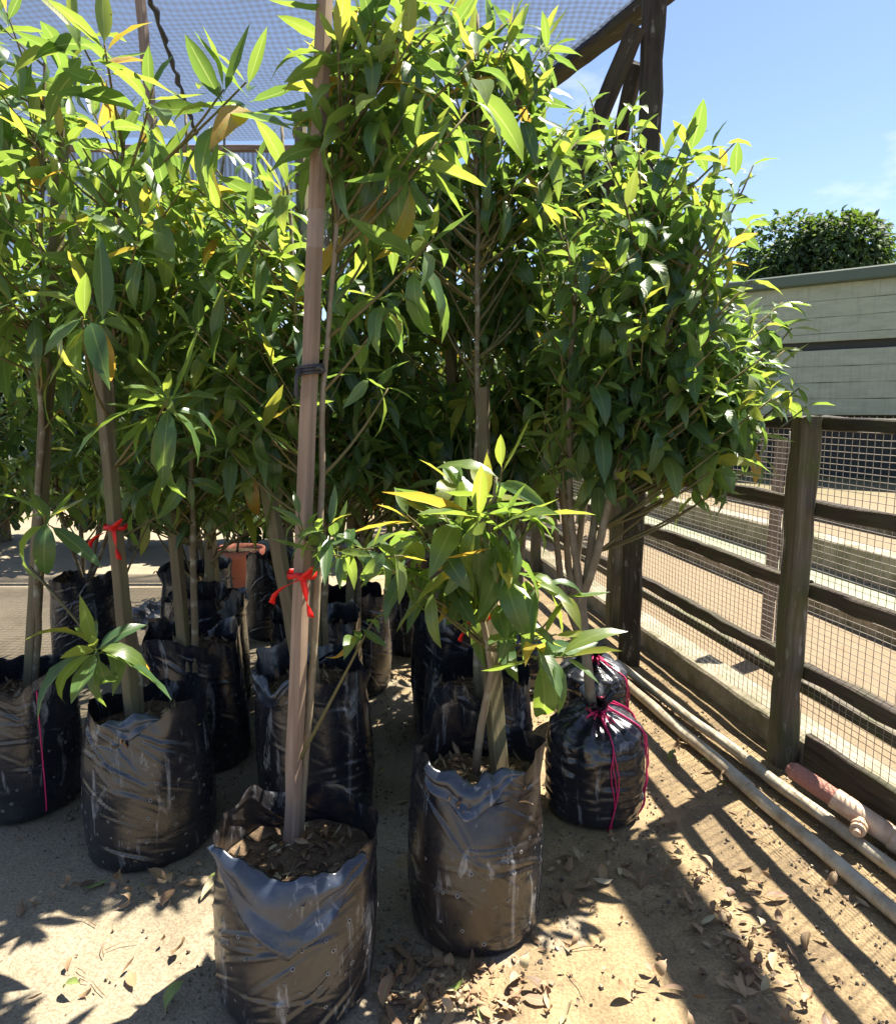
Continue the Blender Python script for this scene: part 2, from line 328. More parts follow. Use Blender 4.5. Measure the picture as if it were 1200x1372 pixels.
# ------------------------------------------------------------------ ground and what lies beyond the fence
def axis(lo, hi, d, far):
    a = list(np.arange(lo, hi + 1e-6, d)); s = d
    while a[-1] < far: s *= 1.6; a.append(a[-1] + s)
    s = d
    while a[0] > -far: s *= 1.6; a.insert(0, a[0] - s)
    return a
gx, gy = axis(-2.2, 2.4, 0.045, 700), axis(1.0, 5.0, 0.045, 700)
m = MB()
for y in gy:
    for x in gx:
        near = max(0, min(1, (x + 2.2) * 2, (2.4 - x) * 2, (y - 1.0) * 3, 5.0 - y))
        z = near * (noise.fractal(Vector((x * 3, y * 3, 0)), 0.8, 2.0, 5) * 0.006 - 0.002)
        m.v.append((x, y, z))
nx = len(gx)
m.f = [(j * nx + i, j * nx + i + 1, (j + 1) * nx + i + 1, (j + 1) * nx + i) for j in range(len(gy) - 1) for i in range(nx - 1)]
m.mi = [0] * len(m.f); m.tint = [0.0] * len(m.f)
tag(m.build('ground', 'ground_sand'), kind='structure')
def fpt(y, off, z): 
    return Vector((fence_x(y), y, z)) + FN * off
def fence_strip(name, y0, y1, o0, o1, z0, z1, mat, n=40, wob=0.006):
    m = MB(); vs, fs = [], []
    for i in range(n + 1):
        y = y0 + (y1 - y0) * i / n
        for o_, z_ in ((o0, z0), (o0, z1 - 0.012), (o0 + 0.012, z1), (o1 - 0.012, z1), (o1, z1 - 0.012), (o1, z0)):
            vs.append(fpt(y, o_ + noise.noise(Vector((y * 5, o_ * 30, z_ * 20))) * wob, z_ + noise.noise(Vector((y * 4 + 9, o_ * 30, 3))) * wob * (z_ > z0)))
    for i in range(n):
        for j in range(5): fs.append((i * 6 + j, i * 6 + j + 1, (i + 1) * 6 + j + 1, (i + 1) * 6 + j))
    fs += [tuple(range(6)), tuple(n * 6 + j for j in range(6))[::-1]]
    m.add(vs, fs); return tag(m.build(name, mat, smooth=False), kind='structure')
fence_strip('kerb', -0.5, 14.0, 0.06, 0.24, -0.05, 0.115, 'concrete', 120)
fence_strip('drain_edge', 0.5, 40.0, 1.62, 1.80, -0.05, 0.16, 'concrete', 60)
fence_strip('drain_edge', 0.5, 40.0, 2.55, 2.78, -0.05, 0.30, 'concrete', 60)
fence_strip('drain', 0.5, 40.0, 1.81, 2.54, -0.02, 0.03, 'drain_floor', 60)
fence_strip('drain_edge', 0.5, 40.0, 4.6, 4.8, -0.05, 0.22, 'concrete', 60)

# ------------------------------------------------------------------ timber and wire fence
fence = empty('wire_fence', (fence_x(2.9), 2.9, 0), 'weathered timber post and rail fence with wire mesh', 'fence')
for y in (1.1, 2.9, 4.75, 6.6, 8.45, 10.3, 12.2):
    b = fpt(y, 0, -0.05); w = 0.090 if y == 2.9 else 0.08
    beam('post', b, b + Vector((0.012, 0.0, 1.48)), w, w, 'wood_mossy', fence, -FD, 0.012)
for z in (0.40, 0.735, 1.07, 1.40):
    for y0, y1 in ((-0.4, 2.9), (2.9, 4.75), (4.75, 8.45), (8.45, 12.2)):
        o_ = 0.075
        beam('rail', fpt(y0 + 0.003, o_, z + 0.004 * math.sin(y0)), fpt(y1 - 0.003, o_, z), 0.062 if z < 1.3 else 0.05, 0.042, 'wood_rail' if z < 1.3 else 'wood_dark', fence, FN, 0.013)
beam('bottom_board', fpt(-0.4, 0.125, 0.30), fpt(12.2, 0.125, 0.30), 0.05, 0.03, 'wood_mossy', fence, FN, 0.006)
m = MB()
def wire(p, q, r):
    m.tube([p, q], r, 4, cap=False)
yy = -0.4
while yy < 9.5:
    wire(fpt(yy, 0.104 + 0.004 * math.sin(yy * 9), 0.115), fpt(yy, 0.104, 1.43), 0.0015); yy += 0.0385
zz = 0.125
while zz < 1.43:
    pts = [fpt(y, 0.1065 + 0.003 * math.sin(y * 5 + zz * 30), zz + 0.004 * math.sin(y * 3 + zz * 11) + 0.006 * noise.noise(Vector((y * 1.7, zz * 9, 2)))) for y in np.arange(-0.4, 9.6, 0.6)]
    m.tube(pts, 0.0015, 4, cap=False); zz += 0.0255
tag(m.build('wire_mesh', 'wire', fence), 'thin rusted welded wire mesh on the rails', kind='stuff')

# post beyond the fence; a white batten paints in its sunlit side
b = gnd(1024, 880)
pp = empty('field_post', b, 'short timber post with white strip for its sunlit side beyond the wire fence', 'post')
beam('post', b + Vector((0, 0, -.05)), b + Vector((0.02, 0, 1.30)), 0.06, 0.085, 'wood_grey', pp, Vector((-0.6, -1, 0)))
beam('sunlit_side_batten', b + Vector((0.075, -0.005, -.05)), b + Vector((0.095, -0.005, 1.33)), 0.06, 0.07, 'wood_sunlit', pp, Vector((-0.3, -1, 0)))

# ------------------------------------------------------------------ shed, far trees
def wall_pt(s, z):                                       # the shed's long wall, s metres to the right of its left end
    return Vector((4.13 + 0.748 * s, 20.0 - 0.663 * s, z))
shed = empty('shed', wall_pt(0, 0), 'long pale green boarded shed with dark open base beyond the fence', 'shed')
nb = 8; z0, z1 = 1.36, 4.16
WD = (wall_pt(1, 0) - wall_pt(0, 0)).normalized()
for i in range(nb):
    za = z0 + (z1 - z0) * (i / nb) + (0.18 if i == 4 else 0)
    zb = z0 + (z1 - z0) * ((i + 1) / nb) - 0.004
    beam('board', wall_pt(0, (za + zb) / 2), wall_pt(13, (za + zb) / 2), zb - za, 0.05, 'shed_board', shed, Vector((-0.66, -0.75, 0)), 0.01, 0.2)
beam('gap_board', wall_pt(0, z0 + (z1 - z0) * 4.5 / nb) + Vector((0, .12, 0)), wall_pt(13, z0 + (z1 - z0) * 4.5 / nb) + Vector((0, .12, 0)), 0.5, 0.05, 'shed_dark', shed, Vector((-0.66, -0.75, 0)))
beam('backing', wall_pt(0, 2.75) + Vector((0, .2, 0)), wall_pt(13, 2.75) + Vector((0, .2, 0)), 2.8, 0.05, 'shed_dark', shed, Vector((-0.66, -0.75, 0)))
beam('roof_edge', wall_pt(-0.3, 4.27) + Vector((0, -.1, 0)), wall_pt(13, 4.27) + Vector((0, -.1, 0)), 0.26, 0.3, 'shed_trim', shed, Vector((-0.66, -0.75, 0)))
m = MB(); m.add([wall_pt(0, 4.33), wall_pt(13, 4.33), wall_pt(13, 4.6) + Vector((0, 7, 0)), wall_pt(0, 4.6) + Vector((0, 7, 0))], [(0, 1, 2, 3)]); m.build('roof', 'shed_trim', shed)
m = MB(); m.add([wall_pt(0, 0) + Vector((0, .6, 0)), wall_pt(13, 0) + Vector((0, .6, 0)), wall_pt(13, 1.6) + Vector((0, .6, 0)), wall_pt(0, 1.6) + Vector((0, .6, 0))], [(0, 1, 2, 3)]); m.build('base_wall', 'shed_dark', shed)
for s in (0.1, 4.3, 8.6, 12.9): beam('shed_post', wall_pt(s, -0.05) + Vector((0, .1, 0)), wall_pt(s, 1.4) + Vector((0, .1, 0)), 0.14, 0.14, 'wood_grey', shed)

# ------------------------------------------------------------------ leaves
def leaf_mesh(name, width, droop, fold, twist, side, tint, mat, nseg=7, curl=0.0):
    us = [0.0, 0.09, 0.2, 0.34, 0.5, 0.66, 0.82, 1.0] if nseg == 7 else list(np.linspace(0, 1, nseg + 1))
    vs, uvs = [], []; x = z = 0.0; ang = 0.12
    for i, u in enumerate(us):
        if i:
            du = us[i] - us[i - 1]; ang -= droop * du * 2.0
            x += math.cos(ang) * du; z += math.sin(ang) * du
        w = 0.0
        if u > 0.08: 
            t = (u - 0.08) / 0.92; w = width * 0.5 * (math.sin(math.pi * t ** 0.85) ** 0.85) * (1 - 0.25 * t) * 1.12 if t < 1 else 0.0
        w = max(w, 0.006 if u < 0.99 else 0.001)
        tw = twist * u; c = math.cos(tw); s_ = math.sin(tw); yb = side * u * u
        wave = 0.12 * w * math.sin(u * 17 + width * 40 + droop * 9)
        for sg in (-1, 0, 1):
            yy_ = sg * w; zz_ = abs(sg) * (w * fold + wave * sg + curl * w * w * 8)
            vs.append((x - zz_ * math.sin(ang) * 0.6, yb + yy_ * c - zz_ * s_, z + yy_ * s_ + zz_ * c)); uvs.append((float(sg), u))
    fs = []
    for i in range(len(us) - 1):
        a = i * 3; fs += [(a, a + 3, a + 4, a + 1), (a + 1, a + 4, a + 5, a + 2)]
    me = bpy.data.meshes.new(name); me.from_pydata(vs, [], fs); me.materials.append(MATS[mat])
    me.attributes.new('tint', 'FLOAT', 'FACE').data.foreach_set('value', [tint] * len(fs))
    uvl = me.uv_layers.new(name='UVMap')
    for lp in me.loops: uvl.data[lp.index].uv = uvs[lp.vertex_index]
    me.polygons.foreach_set('use_smooth', [True] * len(fs)); me.update()
    return me
TINTS = [0.05, 0.22, 0.36, 0.5, 0.62, 0.76, 0.86, 0.91]
class Species:
    def __init__(s, mat, width, shapes, tints=TINTS, nseg=7):
        s.mat = mat; s.me = []; s.nt = len(tints); s.ns = len(shapes); s.tints = tints
        for sh in shapes:
            for t in tints: s.me.append(leaf_mesh('leaf', width * sh[4], sh[0], sh[1], sh[2], sh[3], t, mat, nseg))
        s.co = []; s.fc = []; s.uv = []
        for i in range(s.ns):
            me = s.me[i * s.nt]; a = np.zeros(len(me.vertices) * 3); me.vertices.foreach_get('co', a); s.co.append(a.reshape(-1, 3))
        me = s.me[0]; s.fc = np.array([list(p.vertices) for p in me.polygons]); u = np.zeros(len(me.loops) * 2); me.uv_layers[0].data.foreach_get('uv', u); s.uvs = u
    def merged(s, name, mats, idx, tint, parent):
        """one mesh of many leaves; mats (n,4,4) in world space"""
        L = np.array(world_loc(parent)); V = []; nv = len(s.co[0]); n = len(mats)
        cos = np.stack(s.co)[idx // s.nt]                       # n,nv,3
        P = np.einsum('nij,nvj->nvi', mats[:, :3, :3], cos) + mats[:, None, :3, 3] - L
        Fc = (s.fc[None] + (np.arange(n) * nv)[:, None, None]).reshape(-1, 4)
        me = bpy.data.meshes.new(name); me.vertices.add(n * nv); me.vertices.foreach_set('co', P.astype(np.float32).ravel())
        me.loops.add(Fc.size); me.loops.foreach_set('vertex_index', Fc.ravel().astype(np.int32))
        me.polygons.add(len(Fc)); me.polygons.foreach_set('loop_start', (np.arange(len(Fc)) * 4).astype(np.int32))
        me.polygons.foreach_set('use_smooth', np.ones(len(Fc), dtype=bool))
        me.materials.append(MATS[s.mat])
        uvl = me.uv_layers.new(name='UVMap'); uvl.data.foreach_set('uv', np.tile(s.uvs, n).astype(np.float32))
        me.attributes.new('tint', 'FLOAT', 'FACE').data.foreach_set('value', np.repeat(tint, len(s.fc)).astype(np.float32))
        me.update(); me.validate()
        return tag(link(name, me, parent, Matrix.Translation(L)), kind='stuff')
SH_LONG = [(0.25, .30, .1, .04, 1), (0.55, .22, -.25, -.06, 1.1), (0.85, .35, .3, .05, .95), (0.10, .45, 0, 0, .9), (1.15, .20, -.1, .08, 1.05), (0.4, .15, .5, -.1, 1.0), (0.7, .5, -.4, .02, .85), (-.15, .35, .2, .05, .95)]
SH_SHRUB = [(0.35, .25, .1, .05, 1), (0.7, .2, -.3, -.08, 1.05), (1.0, .3, .2, .06, .95), (0.15, .4, 0, 0, 1), (0.5, .1, .5, .1, 1.1), (0.85, .45, -.4, -.03, .9)]
long_sp = Species('leaf_long', 0.245, SH_LONG)
shrub_sp = Species('leaf_shrub', 0.29, SH_SHRUB)
far_sp = Species('leaf_far', 0.5, [(0.4, .2, 0, 0, 1), (0.8, .3, .3, .1, 1)], [0.0, 0.2, 0.45, 0.7, 1.0], 3)

dry_sp = Species('leaf_dry', .30, [(.7, .6, .6, .1, 1), (1.3, .4, -.7, -.1, 1), (.3, .8, .2, .2, .9), (-.8, .4, .5, .1, 1.2), (1.7, .3, 1.2, -.2, .9), (.2, .3, .3, .05, 1.1), (-.5, .9, -.9, .15, .8)], [.1, .3, .45, .6, .72, .82, .92, 1.0])
def frame(d, up=Vector((0, 0, 1)), roll=0.0):
    d = d.normalized(); y = up.cross(d)
    if y.length < 1e-3: y = Vector((0, 1, 0))
    y.normalize(); z = d.cross(y)
    if roll:
        q = Quaternion(d, roll); y = q @ y; z = q @ z
    return Matrix((d, y, z)).transposed()
class Tree:
    def __init__(s, name, base, label, cat, group, sp, bark='bark', tw='twig'):
        s.root = empty(name, base, label, cat, group); s.sp = sp; s.base = Vector(base)
        s.m = MB(); s.br = MB(); s.L = []; s.bark = bark; s.tw = tw; s.trunk = None
    def set_trunk(s, pts, r0, r1, main=True):
        P = []; pts = [Vector(p) for p in pts]
        for a, b in zip(pts[:-1], pts[1:]):
            n = max(2, int((b - a).length / 0.07))
            for i in range(n): P.append(a.lerp(b, i / n))
        P.append(pts[-1])
        P = [p + Vector((noise.noise(p * 4) * .012, noise.noise(p * 4 + Vector((7, 1, 3))) * .012, 0)) if i else p for i, p in enumerate(P)]
        n = len(P); rad = [(r0 + (r1 - r0) * i / (n - 1)) * (1 + .12 * noise.noise(P[i] * 14)) for i in range(n)]
        s.m.tube(P, rad, 9)
        if main or s.trunk is None: s.trunk = P
        return P
    def branch(s, a, tip, r=0.005, sag=0.0):
        d = (tip - a).length; mid = (a + tip) * 0.5 + Vector((random.uniform(-.08, .08) * d, random.uniform(-.08, .08) * d, -0.10 * d + sag))
        P = [a * (1 - t) ** 2 + mid * 2 * t * (1 - t) + tip * t * t for t in (0, .2, .4, .6, .8, 1)]
        s.br.tube(P, [r * (1.5 - .8 * t) for t in (0, .2, .4, .6, .8, 1)], 5); return P
    def nearest_trunk(s, tip):
        want = tip.z - 0.35 * math.hypot(tip.x - s.base.x, tip.y - s.base.y) - 0.12
        return min(s.trunk, key=lambda p: abs(p.z - want) + 0.25 * (Vector((p.x, p.y)) - Vector((tip.x, tip.y))).length)
    def shoot(s, tip, d, n=9, L=0.17, young=0.3, stem=0.14, att=None, old=0.02, spread=1.0, dark=0.0):
        tip = Vector(tip); d = Vector(d).normalized()
        if att is None: att = s.nearest_trunk(tip)
        s.branch(Vector(att), tip, 0.0020 + 0.0007 * min(3, (tip - Vector(att)).length / .15))
        ph = random.uniform(0, 6.28); fr = frame(d)
        ax, ay = fr.col[1], fr.col[2]
        for i in range(n):
            t = (i + 0.3) / n; a = ph + i * 2.39996 + random.uniform(-.3, .3)
            el = R(22 + 78 * t ** 0.8 * spread + random.uniform(-14, 14))
            rad = ax * math.cos(a) + ay * math.sin(a)
            ld = d * math.cos(el) + rad * math.sin(el); ld.z -= 0.10 + 0.55 * t * random.random()
            p = tip - d * (stem * t)
            size = L * (1.06 if s.sp is long_sp else 1.1) * (0.62 + 0.5 * math.sin(min(1, t * 1.3) * math.pi / 2)) * random.uniform(0.66, 1.2)
            if random.random() < old: ti = random.choice([6, 7, 7])
            elif t < 0.35 and random.random() < young: ti = random.choice([4, 5, 5, 6] if random.random() < .15 else [3, 4, 5, 4])
            else: ti = random.choices([0, 1, 2, 3, 4], [0.18 + dark, 0.28, 0.28, 0.18, 0.08])[0]
            ti = min(ti, s.sp.nt - 1)
            sh = random.randrange(s.sp.ns)
            if t < 0.2: sh = random.choice([0, 3, s.sp.ns - 1]) if s.sp is long_sp else random.choice([0, 3])
            M3 = frame(ld, Vector((0, 0, 1)), random.gauss(0, 0.38))
            M4 = (M3 @ Matrix.Diagonal((size, size * random.uniform(.9, 1.12), size))).to_4x4(); M4.translation = p
            s.L.append((np.array(M4), sh * s.sp.nt + ti))
    def crown(s, c, r, n, L=0.17, shell=0.55, nl=(7, 11), young=0.3, old=0.02, up=0.5, stem=0.14, mind=0.1, zlo=-1.0):
        c = Vector(c); pts = []; tries = 0
        n = int(n * (1.4 if s.sp is long_sp else .82))
        while len(pts) < n and tries < n * 40:
            tries += 1
            v = Vector((random.gauss(0, 1), random.gauss(0, 1), random.gauss(0, 1))).normalized() * (random.uniform(shell ** 3, 1) ** (1 / 3))
            if v.z < zlo: continue
            if random.random() < (.16 if s.sp is long_sp else .3): v = v * random.uniform(1.08, 1.32)
            p = c + Vector((v.x * r[0], v.y * r[1], v.z * r[2]))
            if p.z < s.base.z + 0.35: continue
            if any((p - q).length < mind for q in pts): continue
            pts.append(p)
            d = Vector((v.x, v.y, v.z * .6 + up)) + Vector((random.uniform(-.35, .35), random.uniform(-.35, .35), random.uniform(-.2, .3)))
            s.shoot(p, d, random.randint(*nl), L * random.uniform(.85, 1.12), young, stem, None, old)
TREES = []
def finish_trees():
    """leaves that show become leaves of their own, the hidden remainder one mass per tree"""
    allc = []; 
    for ti, T in enumerate(TREES):
        Ms = np.stack([l[0] for l in T.L]); T.Ms = Ms; T.idx = np.array([l[1] for l in T.L])
        S = []
        for u, v_ in ((0.2, 0), (0.4, 0), (0.6, 0), (0.8, 0), (0.45, .08), (0.45, -.08), (.65, .07), (.65, -.07)):
            S.append(np.einsum('nij,j->ni', Ms, np.array([u, v_, -0.25 * u * u, 1.0]))[:, :3])
        allc.append(np.stack(S, 1))
    tid = np.concatenate([np.full(len(a), i) for i, a in enumerate(allc)]); lid = np.concatenate([np.arange(len(a)) for a in allc])
    P = np.concatenate(allc) - np.array([0, 0, CAMH]); ff, uu = np.array(_f), np.array(_u)
    dep = P @ ff; px = CX + F * P[..., 0] / dep; py = CY - F * (P @ uu) / dep
    ok = (dep > .3) & (px > 0) & (px < 1200) & (py > 0) & (py < 1372)
    cell = np.where(ok, (py // 7).astype(int) * 200 + (px // 7).astype(int), -1)
    zb = np.full(200 * 200, 1e9); np.minimum.at(zb, cell[ok], dep[ok])
    vis = (ok & (dep < zb[np.clip(cell, 0, None)] + 0.05)).sum(1)
    size = np.linalg.norm(np.concatenate([T.Ms for T in TREES])[:, :3, 0], axis=1) * F / dep[:, 1]
    score = vis * size
    for ti, T in enumerate(TREES):
        sel = np.where(tid == ti)[0]; sc = score[sel]; n = 300 if T.sp is not far_sp else 0
        order = np.argsort(-sc)[:n]; order = order[sc[order] > 0]
        pick = np.zeros(len(sel), bool); pick[order] = True
        Lr = Matrix.Translation(-world_loc(T.root))
        for i in np.where(pick)[0]:
            o = bpy.data.objects.new('leaf', T.sp.me[T.idx[i]]); C.objects.link(o); o.parent = T.root
            o.matrix_basis = Lr @ Matrix(T.Ms[i].tolist())
        rest = ~pick
        if rest.any():
            tints = np.array(T.sp.tints)[T.idx[rest] % T.sp.nt] + rng.uniform(-.05, .05, rest.sum())
            T.sp.merged('foliage', T.Ms[rest], T.idx[rest], np.clip(tints, 0, 1), T.root)
        if T.m.v: T.m.build('trunk', T.bark, T.root, loc=T.base)
        if T.br.v: T.br.build('branches', T.tw, T.root, loc=T.base)

# ------------------------------------------------------------------ plastic grow bags
FRONT = -math.pi / 2
def nz3(a, b, c): return noise.noise(Vector((a, b, c)))
class Bag:
    def __init__(s, name, loc, r, h, seed, label, mat='bag_black', soil=0.8, rim=0.05, flop=0.10, group='black plastic grow bags', holes=True, flap=None, square=0.08, dips=(), recl=()):
        s.loc = Vector(loc); s.r = r; s.h = h; s.sd = seed; s.rim = rim; s.flop = flop; s.soil = soil; s.square = square; s.dips = dips; s.recl = recl; cr = random.Random(seed)
        s.creases = [(cr.uniform(-math.pi, math.pi) if q % 3 else cr.gauss(FRONT, .6), cr.uniform(.08, .9), math.cos(f_), math.sin(f_), cr.uniform(.05, .19), cr.uniform(.0035, .007), cr.uniform(.0012, .0036)) for q in range(46) for f_ in [cr.gauss(.45 if seed % 2 > 1 else -.4, .22)]]
        root = s.root = empty(name, loc, label, 'grow bag', group)
        nt, nh = 240, 96; vs, fs = [], []
        for i in range(nh + 1):
            for j in range(nt): vs.append(s.S(2 * math.pi * j / nt, i / nh))
        for i in range(nh):
            for j in range(nt): fs.append((i * nt + j, i * nt + (j + 1) % nt, (i + 1) * nt + (j + 1) % nt, (i + 1) * nt + j))
        m = MB(); m.add(vs, fs); m.add([s.loc + Vector((0, 0, 0.004))] + vs[:nt], [(0, (j + 1) % nt + 1, j + 1) for j in range(nt)])
        s.wall = m.build('bag_wall', mat, root, loc=s.loc)
        # soil with crumbs and chips
        m = MB(); nr = 14; vs = [s.loc + Vector((0, 0, s.sz(0, 0)))]; fs = []
        for i in range(1, nr + 1):
            for j in range(36):
                a = 2 * math.pi * j / 36; q = s.S(a, soil) - s.loc; x, y = q.x * i / nr * .995, q.y * i / nr * .995
                vs.append(s.loc + Vector((x, y, s.sz(x, y))))
        fs = [(0, 1 + j, 1 + (j + 1) % 36) for j in range(36)]
        for i in range(nr - 1):
            for j in range(36): fs.append((1 + i * 36 + j, 1 + (i + 1) * 36 + j, 1 + (i + 1) * 36 + (j + 1) % 36, 1 + i * 36 + (j + 1) % 36))
        m.add(vs, fs); s.so = m.build('soil', 'soil', root, loc=s.loc)
        ML, MI = [], []
        for q in range(210):
            a = random.uniform(0, 6.28); d = r * .84 * math.sqrt(random.random()); x, y = d * math.cos(a), d * math.sin(a); a = random.uniform(0, 6.28)
            s_ = random.uniform(.016, .058); M = (frame(Vector((math.cos(a), math.sin(a), random.uniform(-.4, .4))), Vector((random.gauss(0, .5), random.gauss(0, .5), 1))) @ Matrix.Diagonal((s_, s_ * random.uniform(.6, 1.3), s_))).to_4x4()
            M.translation = s.loc + Vector((x, y, s.sz(x, y) + .004)); ML.append(np.array(M)); MI.append(random.randrange(dry_sp.ns) * dry_sp.nt)
        dry_sp.merged('mulch', np.stack(ML), np.array(MI), rng.choice([.05, .1, .2, .3, .45, .6, .8, .9], len(ML)), s.so)
        if holes:
            m = MB()
            for t_i in range(6):
                for j in range(22):
                    a = 2 * math.pi * (j + .5 * (t_i % 2)) / 22 + random.uniform(-.09, .09); t = .10 + .095 * t_i + random.uniform(-.03, .03)
                    if random.random() < .42: continue
                    p = s.S(a, t); e1 = (s.S(a + .02, t) - p).normalized(); e2 = (s.S(a, t + .01) - p).normalized(); n = e1.cross(e2).normalized()
                    rr = random.uniform(.0036, .0062)
                    ring = [p + n * .0012 + (e1 * math.cos(q * .785) + e2 * math.sin(q * .785)) * rr for q in range(8)]
                    inn = [p + n * .0016 + (e1 * math.cos(q * .785) + e2 * math.sin(q * .785)) * rr * .55 for q in range(8)]
                    m.add(ring + inn, [(q, (q + 1) % 8, 8 + (q + 1) % 8, 8 + q) for q in range(8)], 0)
                    m.add(inn, [tuple(range(8))], 1)
            tag(m.build('drain_holes', ['hole_rim', 'hole_dark'], s.wall, loc=s.loc), kind='stuff')
        if flap:
            a0, half, depth, skew = flap; m = MB(); vs, fs = [], []; NA, NV = 40, 16
            for i in range(NA + 1):
                q = -1 + 2 * i / NA; a = a0 + q * half
                dd = depth * max(0.02, (1 - abs(q - skew) / (1 + abs(skew)))) ** .8
                for j in range(NV + 1):
                    t = 1.0 - (j / NV) * dd / s.h; p = s.S(a, t); rad = Vector((math.cos(a), math.sin(a), 0))
                    lift = .004 + .012 * math.sin(min(1, j / NV * 1.6) * math.pi) + .012 * nz3(q * 3 + seed, j / NV * 2, 5) * (j / NV) + .010 * (j / NV)
                    if j == 0: lift = .001
                    vs.append(p + rad * max(.003, lift))
            for i in range(NA):
                for j in range(NV): fs.append((i * (NV + 1) + j, (i + 1) * (NV + 1) + j, (i + 1) * (NV + 1) + j + 1, i * (NV + 1) + j + 1))
            m.add(vs, fs); o = m.build('folded_rim', 'flap', s.wall, loc=s.loc)
            sm = o.modifiers.new('thickness', 'SOLIDIFY'); sm.thickness = .0012
    def sz(s, x, y):
        return s.h * s.soil + .022 * nz3(x * 9 + s.sd, y * 9, 2) + .012 * nz3(x * 30 + s.sd, y * 30, 4) - .01
    def S(s, a, t):
        sd = s.sd; c, sn = math.cos(a), math.sin(a)
        rr = s.r * (.90 + .10 * math.sin(math.pi * min(1, .12 + t * .9)))
        if t < .05: rr *= .90 + .10 * math.sqrt(t / .05)
        rr *= 1 + s.square * max(0, 1 - t * 2.2) * abs(math.cos(a + sd)) ** 6                 # seam corners at the foot
        # taut film with a few sharp slanting creases, finer crinkle towards foot and rim
        edge = max(0, 1 - t * 5) + max(0, t - .75) * 2.4
        w = .013 * nz3(c * .9 + sd, sn * .9, t * 1.5 + sd) + .004 * nz3(c * 2 + sd, sn * 2, t * 3.5)
        for (a0_, t0_, cs_, sn_, ln_, wd_, dp_) in s.creases:
            e = ((a - a0_ + math.pi) % (2 * math.pi) - math.pi) * s.r; g = (t - t0_) * s.h
            if abs(e) < .3:
                u_ = e * cs_ + g * sn_; v_ = -e * sn_ + g * cs_ + u_ * u_ * .9
                if abs(u_) < ln_ and abs(v_) < wd_ * 3: w += dp_ * (1 - (u_ / ln_) ** 2) * (math.exp(-(v_ / wd_) ** 2) - .8 * math.exp(-((v_ - wd_ * 1.5) / wd_) ** 2))
        w += edge * (.004 * nz3(c * 3 + sd, sn * 3, t * 8 + a * .3) + .0015 * nz3(c * 9 + sd, sn * 9, t * 22))
        w += .0008 * nz3(c * 5 + sd, sn * 5, t * 14)
        for da, dw, dz in s.recl:
            e = (a - da + math.pi) % (2 * math.pi) - math.pi; w -= dz * math.exp(-(e / dw) ** 2) * max(0, t - .52) / .48
        rr += w
        top = max(0, (t - s.soil) / (1 - s.soil)) if t > s.soil else 0
        rr += top * (s.flop * s.r * (nz3(c * 1.5 + sd * 3, sn * 1.5, 1.0) * 2.0 + nz3(c * 4 + sd, sn * 4, t * 2) * .8) + s.rim * s.r)
        z = s.h * t
        f = max(0, t - .55) / .45
        z += f * f * s.h * (.12 * nz3(c * 1.3 + sd * 2, sn * 1.3, 7) + .05 * nz3(c * 4 + sd, sn * 4, 9))
        for da, dw, dz in s.dips: 
            e = (a - da + math.pi) % (2 * math.pi) - math.pi; z -= f * dz * math.exp(-(e / dw) ** 2)
        return s.loc + Vector((rr * c, rr * sn, max(z, .004)))
def ctr(px, Y, py=1150): p = at(px, py, Y); return (p.x, p.y, 0.0)
def bx(px, Y):                                           # centre of a bag seen at column px, standing at distance Y
    dep = Y * math.cos(PITCH) + (CAMH - .25) * math.sin(PITCH); return ((px - CX) / F * dep, Y, 0)
BAGS = {}
def bag(key, px, Y, r, h, label, **kw):
    BAGS[key] = Bag('grow_bag', bx(px, Y), r, h, len(BAGS) * 3.7 + 1.3, label, **kw); return BAGS[key]
bag('a', 397, 1.72, .203, .43, 'dusty scuffed grow bag with wide folded-down rim holding the tall new timber stake', mat='bag_dusty', flap=(FRONT + .05, 1.15, .21, .05), flop=.07, soil=.78, dips=[(FRONT, .8, .05)], recl=[(FRONT, 1.0, .055)])
bag('b', 638, 1.97, .192, .53, 'brown dusted grow bag with crumpled rim holding the small bright leafy tree', mat='bag_brown', flap=(FRONT - .05, .85, .12, -.2), flop=.10, soil=.80, dips=[(FRONT + .2, .6, .06)], recl=[(FRONT, .9, .045)])
bag('d', 201, 2.35, .203, .50, 'wide creased black grow bag with wood chips around a mossy stake', mat='bag_black', flop=.05, soil=.84, rim=.02, flap=(FRONT + .1, .5, .07, 0), recl=[(FRONT, .8, .03)])
bag('e', 262, 2.94, .205, .55, 'black grow bag standing directly behind the wide creased bag with wood chips', mat='bag_black', flop=.08, soil=.86)
bag('g', 421, 2.55, .210, .56, 'black grow bag with loose shiny rim behind the tall new timber stake', mat='bag_navy', flop=.10, soil=.84, flap=(FRONT - .75, .6, .10, .1))
bag('f', 279, 3.52, .205, .56, 'tall square-topped black grow bag in front of the terracotta pot', mat='bag_black', flop=.12, soil=.84, dips=[(FRONT, .6, -.03)])
bag('f2', 268, 4.05, .200, .60, 'black grow bag with high rim touching the terracotta pot', mat='bag_navy', flop=.10, soil=.86)
bag('h', 425, 3.16, .205, .57, 'black grow bag between the loose-rimmed bag and the rearmost dark bag', mat='bag_black', flop=.12, soil=.84)
bag('l', 470, 3.75, .205, .53, 'rearmost dark grow bag in the middle row in deep shade', mat='bag_black', flop=.10)
bag('i', 640, 2.60, .205, .52, 'black grow bag with twiggy soil right behind the brown dusted bag', mat='bag_navy', flop=.12, soil=.83)
bag('j', 612, 3.22, .205, .58, 'shaded black grow bag at the back of the row behind the brown dusted bag', mat='bag_black', flop=.08)
bag('k', 30, 2.62, .205, .51, 'black grow bag with a pink string down its side beside the wide creased bag', mat='bag_navy', flop=.06)
bag('n', -90, 3.3, .205, .50, 'black grow bag at the outer end of the row beside the sunny yard', mat='bag_black', flop=.08)
